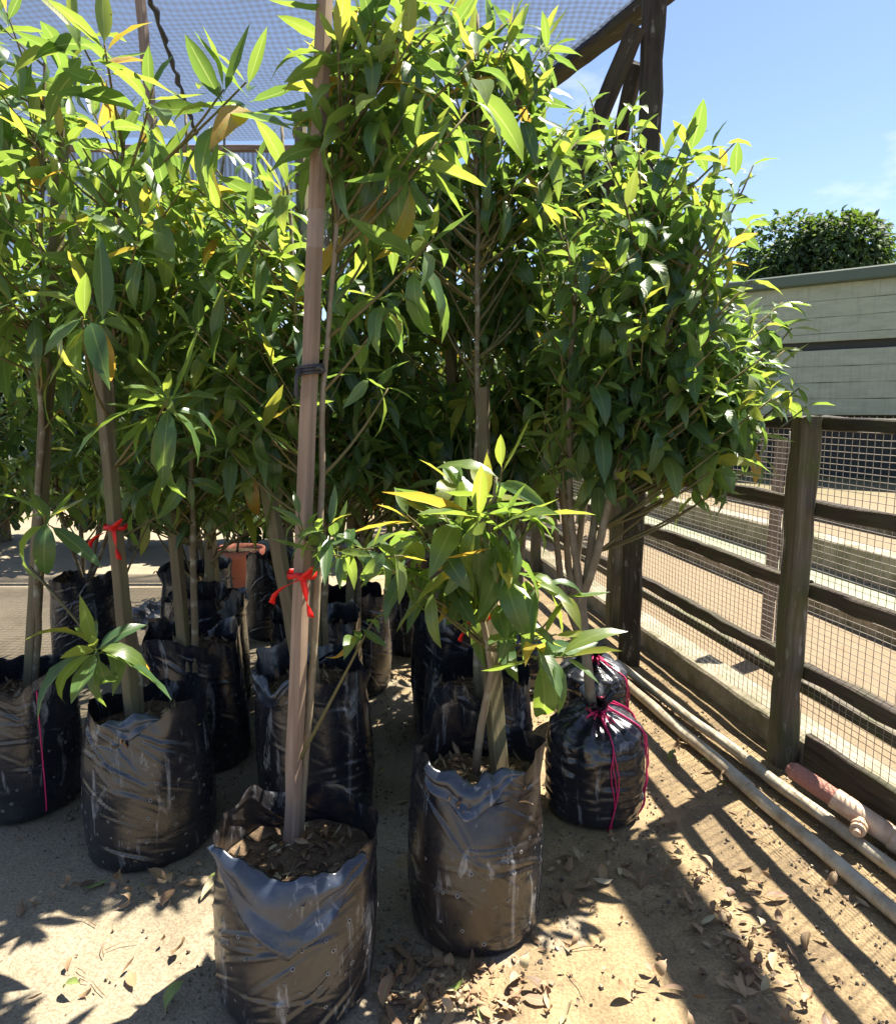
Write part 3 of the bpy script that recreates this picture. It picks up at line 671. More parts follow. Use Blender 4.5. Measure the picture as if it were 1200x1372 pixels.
bag('o', 118, 4.2, .20, .50, 'dark grow bag with several bare stems standing apart on the yard', mat='bag_black', flop=.12)
bag('p', 372, 4.7, .20, .52, 'black grow bag in the gap beside the terracotta pot', mat='bag_black', flop=.1)
bag('q', 560, 4.4, .20, .52, 'black grow bag at the very back between the two row ends', mat='bag_navy', flop=.1)
# string on the edge bag
def string(name, pts_list, label, r=.0026):
    m = MB()
    for P in pts_list: m.tube(P, r, 5)
    o = m.build(name, 'string'); return tag(o, label, 'string')
B = BAGS['k']; a0 = -.75
string('plastic_string', [[B.S(a0, t / 14) + Vector((math.cos(a0), math.sin(a0), 0)) * .004 for t in range(14)]], 'pink plastic string running down a black bag beside the wide creased bag')

# tied bags
class TiedBag:
    def __init__(s, loc, r, h, seed, label):
        s.loc = Vector(loc); s.r = r; s.h = h; s.sd = seed
        root = s.root = empty('tied_grow_bag', loc, label, 'grow bag', 'tied grow bags'); nt, nh = 160, 76; vs, fs = [], []
        for i in range(nh + 1):
            for j in range(nt): vs.append(s.S(2 * math.pi * j / nt, i / nh))
        for i in range(nh):
            for j in range(nt): fs.append((i * nt + j, i * nt + (j + 1) % nt, (i + 1) * nt + (j + 1) % nt, (i + 1) * nt + j))
        m = MB(); m.add(vs, fs); m.add([s.loc + Vector((0, 0, .004))] + vs[:nt], [(0, (j + 1) % nt + 1, j + 1) for j in range(nt)])
        m.build('bag_wall', 'bag_navy', root, loc=s.loc)
    def S(s, a, t):
        c, sn = math.cos(a), math.sin(a); sd = s.sd
        prof = [(0, .80), (.03, .90), (.12, .97), (.35, 1.0), (.58, .98), (.70, .92), (.78, .74), (.86, .44), (.93, .20), (.955, .16), (1.0, .34)]
        for (a0, b0), (a1, b1) in zip(prof[:-1], prof[1:]):
            if a0 <= t <= a1: rr = b0 + (b1 - b0) * (t - a0) / (a1 - a0); break
        rr *= s.r
        gather = max(0, min(1, (t - .55) / .3))
        rr += s.r * gather * (.085 if t < .9 else .035) * (math.cos(9 * a + 2.5 * nz3(c + sd, sn, t)) * .6 + nz3(c * 4 + sd, sn * 4, t * 2))
        rr += .006 * nz3(c * 1.5 + sd, sn * 1.5 + 3, t * 22 + a * .5) * (1 - gather) + .005 * abs(nz3(c * 2, sn * 2 + sd, t * 10)) + .0025 * nz3(c * 7, sn * 7 + sd, t * 40)
        zp = [(0, .0), (.70, .78), (.86, .90), (.955, .97), (1.0, 1.08)]
        for (a0, b0), (a1, b1) in zip(zp[:-1], zp[1:]):
            if a0 <= t <= a1: z = b0 + (b1 - b0) * (t - a0) / (a1 - a0); break
        z = z * s.h + gather * .020 * nz3(c * 3 + sd, sn * 3, 5) + (.05 * sn * gather * s.h)
        return s.loc + Vector((rr * c, rr * sn, max(z, .004)))
    def strings(s, angs, lab):
        P = []
        for a in angs:
            for q in range(3):
                P.append([s.S(a + .03 * q + .05 * math.sin(i * .5 + q), .95 - .93 * i / 20) + (s.S(a, .95 - .93 * i / 20) - s.loc - Vector((0, 0, .3))).normalized() * (.005 + .003 * q) for i in range(21)])
        for q in range(4):
            P.append([s.S(x * 2 * math.pi / 18, .945 + .004 * q) + Vector((math.cos(x * .349), math.sin(x * .349), 0)) * .006 for x in range(19)])
        top = s.S(FRONT, .95)
        for q in range(12):
            a = random.uniform(0, 6.28); d = Vector((math.cos(a), math.sin(a) * .6 - .5, random.uniform(.0, .9))) * random.uniform(.03, .065)
            P.append([top, top + d * .5 + Vector((0, -.01, .012)), top + d + Vector((0, -.012, -.01))])
        string('plastic_string', P, lab, .0022)
c_bag = TiedBag(bx(797, 2.55), .178, .41, 4.4, 'bulging black grow bag tied shut at the neck with pink string')
c_bag.strings([FRONT + .15, FRONT + 1.25, FRONT + 2.0], 'bright pink string knotted round the neck of the bulging tied bag')
m_bag = TiedBag(bx(792, 3.25), .165, .36, 9.1, 'smaller tied black grow bag behind the bulging one by the fence')
m_bag.strings([FRONT - .3, FRONT + 1.0], 'pink string round the smaller tied bag by the fence')
r_bag = TiedBag(bx(700, 3.75), .165, .36, 12.1, 'tied black grow bag behind the back row under the small-leaved shrubs')
# crumpled empty bags lying at the back left
for px, py, s_, lab in ((208, 835, .10, 'crumpled empty black plastic bag lying on the yard behind the mossy stake'), (128, 822, .06, 'small scrunched black plastic bag lying on the yard behind the bare stems')):
    g = gnd(px, py); m = MB(); vs, fs = [], []
    for i in range(13):
        for j in range(24):
            th = math.pi * i / 12; ph = 2 * math.pi * j / 24; v = Vector((math.sin(th) * math.cos(ph), math.sin(th) * math.sin(ph), math.cos(th)))
            k_ = 1 + .5 * noise.noise(v * 2.2 + g) + .3 * (1 - abs(noise.noise(v * 4 + g))) ** 3
            vs.append(g + Vector((v.x * s_ * 1.5 * k_, v.y * s_ * k_, max(0.002, s_ * .45 + v.z * s_ * .8 * k_))))
    for i in range(12):
        for j in range(24): fs.append((i * 24 + j, i * 24 + (j + 1) % 24, (i + 1) * 24 + (j + 1) % 24, (i + 1) * 24 + j))
    m.add(vs, fs); tag(m.build('crumpled_bag', 'bag_navy', smooth=False, loc=g), lab, 'plastic bag')

# ------------------------------------------------------------------ stakes
def stake(p0, p1, w, d, mat, label, face=Vector((-.5, -1, 0))):
    o = beam('stake', p0, p1, w, d, mat, None, face, .004, .08); return tag(o, label, 'stake', 'timber stakes')
def soilz(key, off=.0): b = BAGS[key]; return b.h * b.soil + off
def on_soil(key, px, py):
    return gnd(px, py, soilz(key, -.03))
sa0 = on_soil('a', 390, 1140); sa1 = at(437, -60, 2.08)
front_stake = stake(sa0, sa1, .038, .028, 'stake_new', 'tall pinkish new sawn timber stake in the dusty scuffed bag', Vector((-.75, -1, 0)))
sb0 = on_soil('b', 671, 1050); sb1 = at(650, 790, 2.12)
stake(sb0, sb1, .046, .036, 'stake_old', 'short mossy stake in the brown dusted bag', Vector((.5, -1, 0)))
sd0 = on_soil('d', 181, 985); sd1 = at(120, 330, 2.62)
stake(sd0, sd1, .040, .036, 'stake_old', 'mossy lichen-spotted stake in the wide creased bag with wood chips')
se0 = on_soil('e', 250, 900); se1 = at(205, 380, 3.05)
stake(se0, se1, .048, .03, 'stake_old', 'flat brown stake in the bag directly behind the wide creased bag')
sf0 = on_soil('f', 288, 808); stake(sf0, at(262, 420, 3.55), .055, .04, 'stake_old', 'dark round-edged stake in the tall square-topped bag')
sf2 = on_soil('f2', 262, 765); stake(sf2, at(188, 0, 4.25), .05, .035, 'wood_grey', 'grey leaning board stake rising from the bag touching the terracotta pot')
sg0 = on_soil('g', 412, 948); stake(sg0, at(345, 580, 2.75), .05, .034, 'stake_old', 'brown stake in the loose-rimmed bag crossing behind the new stake')
sh0 = on_soil('h', 425, 880); stake(sh0, at(402, 150, 3.35), .045, .035, 'stake_old', 'tall weathered stake in the bag between two dark bags of the middle row')
si0 = on_soil('i', 650, 950); stake(si0, at(648, 520, 2.8), .036, .03, 'stake_old', 'weathered stake in the twiggy bag behind the brown dusted bag')
sj0 = on_soil('j', 610, 840); stake(sj0, at(600, 120, 3.35), .045, .035, 'stake_old', 'long stake in the shaded bag at the back of the row')
sk0 = on_soil('k', 40, 930); stake(sk0, at(90, 80, 2.9), .045, .035, 'stake_old', 'grey stake in the bag with pink string beside the wide creased bag')
sl0 = on_soil('l', 470, 845); stake(sl0, at(140, 130, 4.3) if False else at(480, 200, 3.9), .045, .035, 'stake_old', 'stake in the rearmost dark bag of the middle row')
# ties and ribbons
def ribbon(p, label, s_=1.0, down=.10, tie='ribbon'):
    m = MB(); p = Vector(p)
    ring = [p + Vector((.038 * s_ * math.cos(t), .034 * s_ * math.sin(t), .004 * math.sin(3 * t))) for t in np.linspace(0, 2 * math.pi, 15)]
    def strip(P, w):
        vs, fs = [], []
        for i, q in enumerate(P):
            tw = Vector((math.cos(i * .35), -.35, math.sin(i * .35) * .4)).normalized() * w; vs += [q - tw, q + tw]
        fs = [(2 * i, 2 * i + 1, 2 * i + 3, 2 * i + 2) for i in range(len(P) - 1)]; m.add(vs, fs)
    vs = [];
    for q in ring: vs += [q + Vector((0, 0, -.007)), q + Vector((0, 0, .007))]
    m.add(vs, [(2 * i, 2 * i + 1, 2 * i + 3, 2 * i + 2) for i in range(14)])
    k0 = p + Vector((.01, -.042 * s_, 0))
    strip([k0 + Vector((-.075 * t + .01 * math.sin(6 * t), -.012 * t, -.055 * t * t - .01 * t)) * s_ for t in np.linspace(0, 1, 7)], .009)
    strip([k0 + Vector((.022 * t, -.016 * t, -down * t)) for t in np.linspace(0, 1, 8)], .0095)
    strip([k0 + Vector((.035 * math.sin(math.pi * t), -.012 * t, .03 * math.sin(math.pi * t))) for t in np.linspace(0, 1, 8)], .008)
    m.tube([k0 + Vector((-.012, 0, 0)), k0, k0 + Vector((.012, 0, 0))], [.006, .010, .006], 7)
    o = m.build('ribbon', tie); sm = o.modifiers.new('thickness', 'SOLIDIFY'); sm.thickness = .0008
    return tag(o, label, 'ribbon', 'red marker ribbons')
def along(p0, p1, py):                                   # point of a stake seen at image row py
    best = min((abs(proj(p0.lerp(p1, t))[1] - py), t) for t in np.linspace(0, 1, 400))[1]; return p0.lerp(p1, best)
def proj(p):
    q = Vector(p) - Vector((0, 0, CAMH)); d = q.dot(_f); return CX + F * q.x / d, CY - F * q.dot(_u) / d
ribbon(along(sa0, sa1, 768), 'red ribbon knotted round the tall new timber stake')
ribbon(along(sd0, sd1, 705), 'red ribbon tied to the mossy lichen-spotted stake')
ribbon(along(sb0, sb1, 830) + Vector((-.03, 0, 0)), 'red ribbon hanging on the short mossy stake of the brown dusted bag', .8, .08)
tp = along(sa0, sa1, 495); m = MB()
for q in range(3): m.tube([tp + Vector((.034 * math.cos(t) , .030 * math.sin(t), .008 * q - .008 + .004 * math.cos(t))) for t in np.linspace(0, 2 * math.pi, 15)], .0045, 6)
m.tube([tp + Vector((-.02, -.034, 0)), tp + Vector((-.028, -.04, -.02)), tp + Vector((-.03, -.038, -.06)), tp + Vector((-.026, -.036, -.075))], .0055, 6)
m.tube([tp + Vector((.02, -.034, 0)), tp + Vector((.034, -.045, .006)), tp + Vector((.045, -.04, -.006))], .0055, 6)
tag(m.build('rubber_tie', 'rubber'), 'black rubber strip tied round the tall new timber stake', 'tie')
tp = along(sa0, sa1, 305); m = MB(); vs = []
for i in range(8):
    for t in np.linspace(0, 2 * math.pi, 17)[:-1]: vs.append(tp + (sa1 - sa0).normalized() * (.014 * i - .055) + Vector(((.036 + .003 * math.sin(3 * t + i)) * math.cos(t), (.033 + .003 * math.cos(2 * t + i)) * math.sin(t), 0)))
m.add(vs, [(i * 16 + j, i * 16 + (j + 1) % 16, (i + 1) * 16 + (j + 1) % 16, (i + 1) * 16 + j) for i in range(7) for j in range(16)])
tag(m.build('clear_tape', 'tape'), 'band of clear tape wound round the upper part of the tall new stake', 'tape')

# ------------------------------------------------------------------ trees in the bags
GRP = 'long-leaved saplings in grow bags'
def sapling(key, label, base_px, top, r=.014, sp=long_sp, name='sapling', via=None, bark='bark'):
    b = on_soil(key, *base_px); T = Tree(name, b, label, 'tree', GRP, sp, bark)
    pts = [b] + [Vector(v) for v in (via or [])] + [Vector(top)]
    T.set_trunk(pts, r, r * .35); TREES.append(T); return T
# a: the tall one tied to the new stake
T = sapling('a', 'tall sapling tied along the new timber stake with a low leafy side branch', (402, 1132), at(470, 40, 2.12), .012, via=[along(sa0, sa1, 900) + Vector((.035, .02, 0)), along(sa0, sa1, 600) + Vector((.035, .02, 0)), along(sa0, sa1, 300) + Vector((.05, .02, 0))], bark='bark_pale')
T.crown(at(505, 130, 2.15), (.22, .22, .34), 20, .185, .2, (7, 10), .55, .03)
for px, py, Y, n, L, d in ((455, 60, 2.0, 9, .2, (0, -.2, 1)), (505, 90, 2.0, 9, .2, (.3, -.2, 1)), (640, 70, 2.1, 9, .19, (.2, -.2, 1)), (560, 190, 1.95, 10, .19, (.2, -.5, .6)), (580, 320, 1.95, 10, .18, (.4, -.5, .5)), (520, 420, 1.95, 9, .18, (.3, -.6, -.5)), (540, 40, 2.1, 9, .19, (.1, -.1, 1)), (430, 180, 2.0, 7, .17, (-.4, -.3, .8)), (520, 520, 2.0, 7, .15, (.4, -.3, -.2))):
    T.shoot(at(px, py, Y), d, n, L, .6, .12, None, .03)
bp = along(sa0, sa1, 720)
for px, py, Y, n, L, d in ((445, 700, 1.78, 8, .12, (.4, -.3, .8)), (400, 705, 1.72, 7, .11, (-.8, -.3, .3)), (500, 735, 1.75, 8, .12, (.8, -.3, .2)), (540, 745, 1.72, 9, .12, (.7, -.4, -.1)), (455, 745, 1.7, 7, .11, (.2, -.6, -.3)), (400, 690, 1.8, 6, .10, (-.5, .1, .7)), (500, 830, 1.85, 6, .10, (.7, 0, .5)), (430, 740, 1.72, 6, .10, (.1, -.7, -.4))):
    T.shoot(at(px, py, Y), d, n, L, .5, .10, bp if py < 800 else along(sa0, sa1, 1030), .05)
# b: the low bright one
T = sapling('b', 'small bright leafy sapling with thin forked stem in the brown dusted bag', (636, 1045), at(662, 640, 2.02), .013, via=[at(655, 900, 2.0), at(640, 800, 2.02)], bark='bark_pale')
for px, py, Y, n, L, d in ((672, 625, 1.95, 9, .18, (.1, -.3, 1)), (600, 640, 2.0, 7, .16, (-.3, -.2, 1)), (690, 690, 1.9, 8, .18, (.4, -.5, .2)), (640, 700, 1.86, 9, .18, (0, -.8, .1)), (595, 690, 1.95, 8, .17, (-.6, -.3, .5)), (560, 720, 1.95, 7, .16, (-.8, -.2, .4)), (670, 760, 1.88, 9, .17, (.2, -.6, -.5)), (620, 770, 1.92, 8, .16, (-.3, -.6, -.5)), (720, 780, 1.92, 8, .16, (.7, -.3, -.2)), (700, 840, 1.95, 7, .15, (.5, -.2, -.4)), (765, 880, 1.86, 10, .165, (.8, -.4, .2)), (590, 790, 2.0, 7, .15, (-.5, -.2, -.6)), (540, 770, 2.0, 6, .15, (-.8, -.1, -.2)), (650, 660, 2.08, 8, .16, (.0, .4, .7)), (745, 850, 1.92, 6, .14, (.7, -.1, .2)), (515, 755, 1.95, 8, .15, (-.9, -.2, .2)), (545, 690, 2.0, 7, .15, (-.7, -.1, .7)), (570, 800, 1.92, 7, .15, (-.6, -.3, -.5)), (725, 690, 1.95, 7, .16, (.8, -.2, .4)), (760, 800, 1.95, 7, .15, (.8, -.1, -.3))):
    T.shoot(at(px, py, Y), d, n - 1, L * 1.2, .85, .13, at(652, 870, 2.0) if py > 820 else None, .06)
# d: whorls on the left
T = sapling('d', 'sapling with large glossy whorls in the wide creased bag', (193, 980), at(170, 140, 2.6), .014, via=[at(160, 720, 2.5), at(150, 500, 2.55)])
T.crown(at(140, 300, 2.5), (.36, .30, .38), 24, .19, .3, (7, 10), .45, .03)
for px, py, Y, n, L, d in ((225, 535, 2.05, 12, .20, (.25, -.8, .35)), (200, 560, 2.15, 8, .18, (-.3, -.6, -.2)), (110, 425, 2.0, 10, .20, (-.1, -.8, .1)), (300, 120, 2.3, 9, .19, (.2, -.1, 1)), (330, 110, 2.35, 8, .17, (-.1, -.1, 1)), (140, 60, 2.2, 10, .2, (.1, -.2, 1)), (205, 120, 2.25, 8, .17, (.5, -.2, .8)), (100, 40, 2.3, 10, .2, (-.2, -.2, 1)), (260, 650, 2.5, 7, .14, (.5, -.1, -.5)), (200, 700, 2.6, 6, .13, (.6, 0, -.7))):
    T.shoot(at(px, py, Y), d, n, L * 1.12, .5, .10, None, .04)
# k: edge bag, with a low whorl
T = sapling('k', 'sapling with a low bright whorl in the bag beside the wide creased bag', (50, 930), at(60, 60, 2.8), .014)
T.crown(at(15, 280, 2.7), (.42, .33, .70), 34, .185, .3, (7, 10), .4, .03)
T.shoot(at(128, 868, 1.98), (.25, -.7, .5), 15, .205, .9, .07, at(40, 760, 2.6), .05)
T.shoot(at(60, 690, 2.1), (.2, -.5, .3), 8, .18, .4, .10, None, .04)
# the rest of the rows
def tall(key, label, base_px, top_px, Y, cpx, r, n, L=.175, young=.4, old=.02, extra=()):
    T = sapling(key, label, base_px, at(*top_px, Y), .015)
    T.crown(at(*cpx), r, n, L, .25, (7, 10), young, old)
    if cpx[2] > 2.7: T.crown(at(cpx[0], 620, cpx[2]), (r[0], r[1], .25), 22, L, .1, (6, 9), .15, .02, 0)
    for e in extra: T.shoot(at(*e[:3]), e[3], 9, .18, .5, .12, None, .05)
    return T
tall('e', 'sapling on the flat brown stake behind the wide creased bag', (262, 900), (250, 150), 3.0, (250, 430, 2.95), (.40, .34, .60), 44)
tall('f', 'dark-stemmed sapling in the tall square-topped bag', (275, 806), (300, 170), 3.5, (300, 450, 3.4), (.46, .36, .70), 44)
tall('f2', 'sapling rising beside the terracotta pot in the high-rimmed bag', (275, 765), (150, 140), 4.1, (170, 430, 4.0), (.55, .38, .92), 46)
tall('g', 'leaning sapling in the loose-rimmed bag behind the new stake', (425, 948), (380, 170), 2.75, (345, 430, 2.65), (.34, .28, .58), 40, extra=((330, 300, 2.3, (-.2, -.5, .6)), (380, 250, 2.35, (.1, -.4, .8))))
tall('h', 'sapling on the tall weathered stake of the middle row', (436, 880), (440, 150), 3.3, (440, 440, 3.15), (.42, .34, .76), 46)
tall('l', 'rearmost sapling of the middle row in deep shade', (480, 845), (500, 180), 3.9, (510, 450, 3.8), (.55, .38, .98), 50)
tall('i', 'sapling with many large leaves behind the small bright one', (640, 950), (640, 20), 3.2, (625, 230, 3.25), (.50, .28, .64), 46, .215, .5, .02, extra=((720, 120, 2.95, (.4, -.3, .7)), (680, 60, 3.0, (.2, -.2, 1)), (760, 170, 2.95, (.7, -.2, .5)), (650, 200, 2.9, (.2, -.6, .5)), (690, 250, 2.9, (.5, -.6, .3)), (600, 100, 3.0, (-.1, -.3, .9)), (740, 60, 3.0, (.6, -.2, .6)), (600, 20, 3.05, (0, 0, 1)), (690, 20, 3.05, (.2, 0, 1))))
tall('j', 'sapling on the long stake in the shaded back row', (620, 840), (600, 150), 3.35, (600, 460, 3.3), (.50, .36, .85), 56)
tall('n', 'outermost sapling of the back row beside the sunny yard', (-80, 850), (-90, 100), 3.4, (-60, 330, 3.3), (.50, .40, .85), 44)
T = tall('o', 'multi-stemmed dark sapling standing apart on the yard', (112, 790), (95, 300), 4.2, (110, 470, 4.2), (.45, .40, .55), 36)
for tx in (70, 130, 150): T.set_trunk([on_soil('o', 116, 790), at(tx + 8, 680, 4.2), at(tx, 560, 4.2)], .013, .008, False)
tall('p', 'sapling beside the terracotta pot with low dark leaves', (372, 760), (360, 300), 4.7, (370, 520, 4.6), (.45, .40, .60), 40)
tall('q', 'sapling at the very back between the two row ends', (560, 770), (560, 250), 4.4, (560, 500, 4.4), (.50, .40, .75), 44)
# small-leaved shrubs in the tied bags
def shrub(B, label, stems, cs, base_z=.9):
    b = B.loc + Vector((-.01, -.01, B.h * .85)); T = Tree('shrub', b, label, 'shrub', 'small-leaved shrubs in tied bags', shrub_sp, 'bark_pale', 'twig'); allP = []
    for st in stems: allP += T.set_trunk([b] + [at(*q) for q in st], .019, .006)
    T.trunk = allP; TREES.append(T)
    for c, r, n in cs: T.crown(at(*c), r, int(n * .74), .148, .3, (7, 11), .2, .003, .35, .24, .07)
    return T
T = shrub(c_bag, 'bushy small-leaved shrub with forked pale stems in the bulging tied bag',
  [[(788, 900, 2.55), (776, 800, 2.6), (765, 700, 2.65), (760, 560, 2.65), (770, 380, 2.7)], [(788, 900, 2.55), (775, 810, 2.6), (800, 740, 2.6), (825, 640, 2.6), (880, 480, 2.65), (930, 330, 2.7)], [(788, 900, 2.55), (778, 805, 2.6), (800, 680, 2.7), (850, 520, 2.75), (860, 300, 2.8)]],
  [((850, 440, 2.75), (.40, .36, .52), 92), ((900, 520, 2.65), (.34, .30, .30), 50), ((800, 560, 2.6), (.25, .25, .30), 26), ((870, 290, 2.85), (.33, .30, .32), 40), ((955, 545, 2.6), (.27, .22, .27), 36)])
for px, py, Y, d in ((960, 230, 2.8, (.5, -.1, .7)), (985, 190, 2.85, (.9, -.1, .2)), (1005, 300, 2.75, (.9, -.1, .15)), (930, 190, 2.9, (.3, 0, 1)), (985, 330, 2.7, (.7, -.2, .2)), (1035, 430, 2.75, (.8, -.1, .5)), (1030, 500, 2.7, (.8, -.2, -.1)), (1060, 440, 2.85, (.9, 0, .2)), (1010, 560, 2.65, (.6, -.3, -.5)), (1070, 520, 2.8, (.9, 0, -.3)), (960, 620, 2.6, (.5, -.3, -.7)), (900, 630, 2.55, (.3, -.4, -.8)), (985, 470, 2.55, (.6, -.4, .2)), (850, 610, 2.5, (.1, -.5, -.7)), (1020, 620, 2.7, (.5, -.2, -.8)), (855, 185, 2.85, (.1, 0, 1)), (1048, 405, 2.8, (.8, 0, .5)), (1050, 470, 2.75, (.9, -.1, .1)), (1040, 545, 2.7, (.8, -.1, -.3)), (1000, 600, 2.62, (.6, -.2, -.7)), (960, 655, 2.6, (.4, -.2, -.9)), (1080, 545, 2.85, (.9, 0, -.4)), (960, 440, 2.5, (.5, -.5, .3)), (940, 540, 2.45, (.4, -.5, -.3))):
    T.shoot(at(px, py, Y), d, 10, .145, .4, .26)
T = shrub(m_bag, 'tall small-leaved shrub in the smaller tied bag by the fence',
  [[(760, 760, 3.3), (750, 600, 3.3), (745, 300, 3.35)], [(770, 760, 3.3), (800, 560, 3.35), (840, 300, 3.4)], [(750, 780, 3.3), (735, 640, 3.3), (720, 420, 3.3)]],
  [((800, 380, 3.3), (.55, .40, .70), 110), ((730, 480, 3.15), (.33, .30, .45), 45)])
for px, py, Y, d in ((850, 140, 3.3, (.1, 0, 1)), (890, 200, 3.3, (.3, 0, 1)), (790, 130, 3.4, (0, 0, 1)), (940, 260, 3.3, (.6, 0, .6))): T.shoot(at(px, py, Y), d, 10, .145, .4, .26)
T = shrub(r_bag, 'dense small-leaved shrub at the back behind the shaded row',
  [[(690, 700, 3.8), (690, 450, 3.9), (700, 250, 3.9)], [(700, 700, 3.8), (740, 450, 3.9)]],
  [((720, 430, 3.85), (.6, .40, .75), 70)])

# ------------------------------------------------------------------ potted plant, yard shrubs, far trees
pg = gnd(320, 795)
pot = empty('plant_pot', pg, 'square-rimmed terracotta red pot behind the black bags', 'pot')
m = MB(); prof = [(.0, .13, .0), (.0, .15, .0), (.30, .19, 0), (.31, .215, 0), (.37, .22, 0), (.37, .20, 0), (.33, .19, 0)]; vs = []; N = 28
for z, r_, _ in prof[1:]:
    for j in range(N):
        a = 2 * math.pi * j / N; vs.append(pg + Vector((r_ * math.cos(a), r_ * math.sin(a), z)))
m.add(vs, [(i * N + j, i * N + (j + 1) % N, (i + 1) * N + (j + 1) % N, (i + 1) * N + j) for i in range(len(prof) - 2) for j in range(N)])
m.build('pot_wall', 'terracotta', pot, loc=pg)
m = MB(); m.add([pg + Vector((.19 * math.cos(2 * math.pi * j / N), .19 * math.sin(2 * math.pi * j / N), .335)) for j in range(N)], [tuple(range(N))]); m.build('soil', 'soil', pot, loc=pg)
T = Tree('potted_plant', pg + Vector((0, 0, .33)), 'leafy green plant growing in the terracotta pot', 'plant', None, long_sp); T.set_trunk([pg + Vector((0, 0, .33)), pg + Vector((.03, 0, .8))], .01, .005); TREES.append(T)
T.crown(pg + Vector((.02, -.08, .62)), (.36, .30, .34), 40, .14, .1, (6, 9), .8, .02)
def yard_shrub(loc, r, n, L, label, dark=.0, sp=far_sp, up=1.0, name='yard_shrub', cat='shrub', grp='shrubs across the yard'):
    loc = Vector(loc); T = Tree(name, loc, label, cat, grp, sp); T.set_trunk([loc, loc + Vector((0, 0, up * r[2] * 1.0))], .05 * r[0] + .03, .02); TREES.append(T)
    c = loc + Vector((0, 0, up * r[2] * 1.1)); blobs = [(c + Vector((random.uniform(-.5, .5) * r[0], random.uniform(-.5, .5) * r[1], random.uniform(-.35, .5) * r[2])), random.uniform(.35, .62)) for _ in range(11)] + [(c, .72)]
    for i in range(n):
        bc, br = random.choice(blobs); v = Vector((random.gauss(0, 1), random.gauss(0, 1), random.gauss(0, 1))).normalized() * random.uniform(.55, 1.0) ** .5
        p = bc + Vector((v.x * r[0], v.y * r[1], v.z * r[2])) * br
        if p.z < .02: continue
        d = v + Vector((random.uniform(-.6, .6), random.uniform(-.6, .6), random.uniform(-.5, .3))); s_ = L * random.uniform(.7, 1.3)
        M4 = (frame(d, Vector((0, 0, 1)), random.gauss(0, .6)) @ Matrix.Diagonal((s_, s_, s_))).to_4x4(); M4.translation = p
        ti = random.choices([0, 1, 2, 3, 4], [.3, .3, .25, .1, .05])[0] if dark else random.choices([0, 1, 2, 3, 4], [.05, .15, .3, .3, .2])[0]
        T.L.append((np.array(M4), random.randrange(sp.ns) * sp.nt + ti))
    return T
for x, y, r_, lab in ((-3.3, 7.7, 1.0, 'rounded green shrub at the far side of the yard beside the bare ground'), (-1.75, 7.9, 1.0, 'broad green shrub across the yard behind the terracotta pot'), (-0.25, 7.7, 1.05, 'dense green shrub across the yard behind the middle row'), (0.9, 9.0, 1.25, 'green shrub across the yard behind the tied bags near the fence'), (-5.0, 8.2, 1.2, 'big green shrub at the outer edge of the yard')):
    yard_shrub((x, y, 0), (r_ * 1.05, r_ * .8, r_ * 1.15), 5200, .15, lab, .1, up=.85)
yard_shrub(gnd(1062, 596), (3.5, 2.8, 2.95), 24000, .30, 'dense dark round-crowned tree behind the shed roof', .1, up=2.05, name='tree', cat='tree', grp='trees behind the shed')
yard_shrub((10.5, 30.5, 0), (2.0, 1.8, 2.4), 6000, .3, 'light green feathery tree left of the dark tree behind the shed', 0, up=1.35, name='tree', cat='tree', grp='trees behind the shed')
yard_shrub((8.2, 27.5, 0), (1.8, 1.5, 2.4), 4000, .28, 'yellow-green tree above the end of the shed roof', 0, up=1.2, name='tree', cat='tree', grp='trees behind the shed')
T = yard_shrub(at(775, 170, 9.5) * Vector((1, 1, 0)) if False else (1.75, 9.6, 0), (.85, .7, 1.1), 3000, .13, 'thin yellow-green tree seen past the diagonal brace', 0, up=3.2, name='tree', cat='tree', grp='trees across the yard')

# ------------------------------------------------------------------ net frame and shade net
pb = gnd(841, 888); ptop = at(878, -45, pb.y)
fr_ = empty('shade_structure', pb, 'dark weathered timber frame with tall post and diagonal braces carrying the shade net', 'frame')
beam('post', pb + Vector((0, 0, -.05)), ptop, .115, .115, 'wood_dark', fr_, Vector((-.2, -1, 0)), .014)
beam('brace', at(853, 35, pb.y - .10), at(770, 235, pb.y + .25), .09, .05, 'wood_dark', fr_, Vector((-.5, -1, 0)), .008)
beam('brace', at(852, 85, pb.y + .10), at(815, 260, pb.y + .55), .085, .05, 'wood_dark', fr_, Vector((-.8, -1, 0)), .008)
NZ = 3.95
def netp(px, py): return gnd(px, py, NZ)
e0, e1 = netp(858, -10), netp(607, 190)
ed = (e1 - e0).normalized()
beam('beam', e0 - ed * .25 + Vector((.06, 0, -.05)), e1 + ed * .3 + Vector((.06, 0, -.05)), .14, .10, 'wood_dark', fr_, Vector((0, 0, 1)), .01)
b2 = e1 + ed * .2; beam('post', (b2.x, b2.y, -.05), (b2.x, b2.y, NZ - .02), .11, .11, 'wood_dark', fr_)
b3 = Vector((-6.2, e1.y, 0)); beam('post', b3 + Vector((0, 0, -.05)), b3 + Vector((0, 0, NZ - .02)), .11, .11, 'wood_dark', fr_)
beam('beam', Vector((-6.4, e1.y + .06, NZ - .04)), Vector((e1.x - .1, e1.y + .06, NZ - .04)), .08, .05, 'wood_grey', fr_, Vector((0, 0, 1)), .006)
m = MB(); NXn, NYn = 60, 26; vs = []
y_near = 3.95
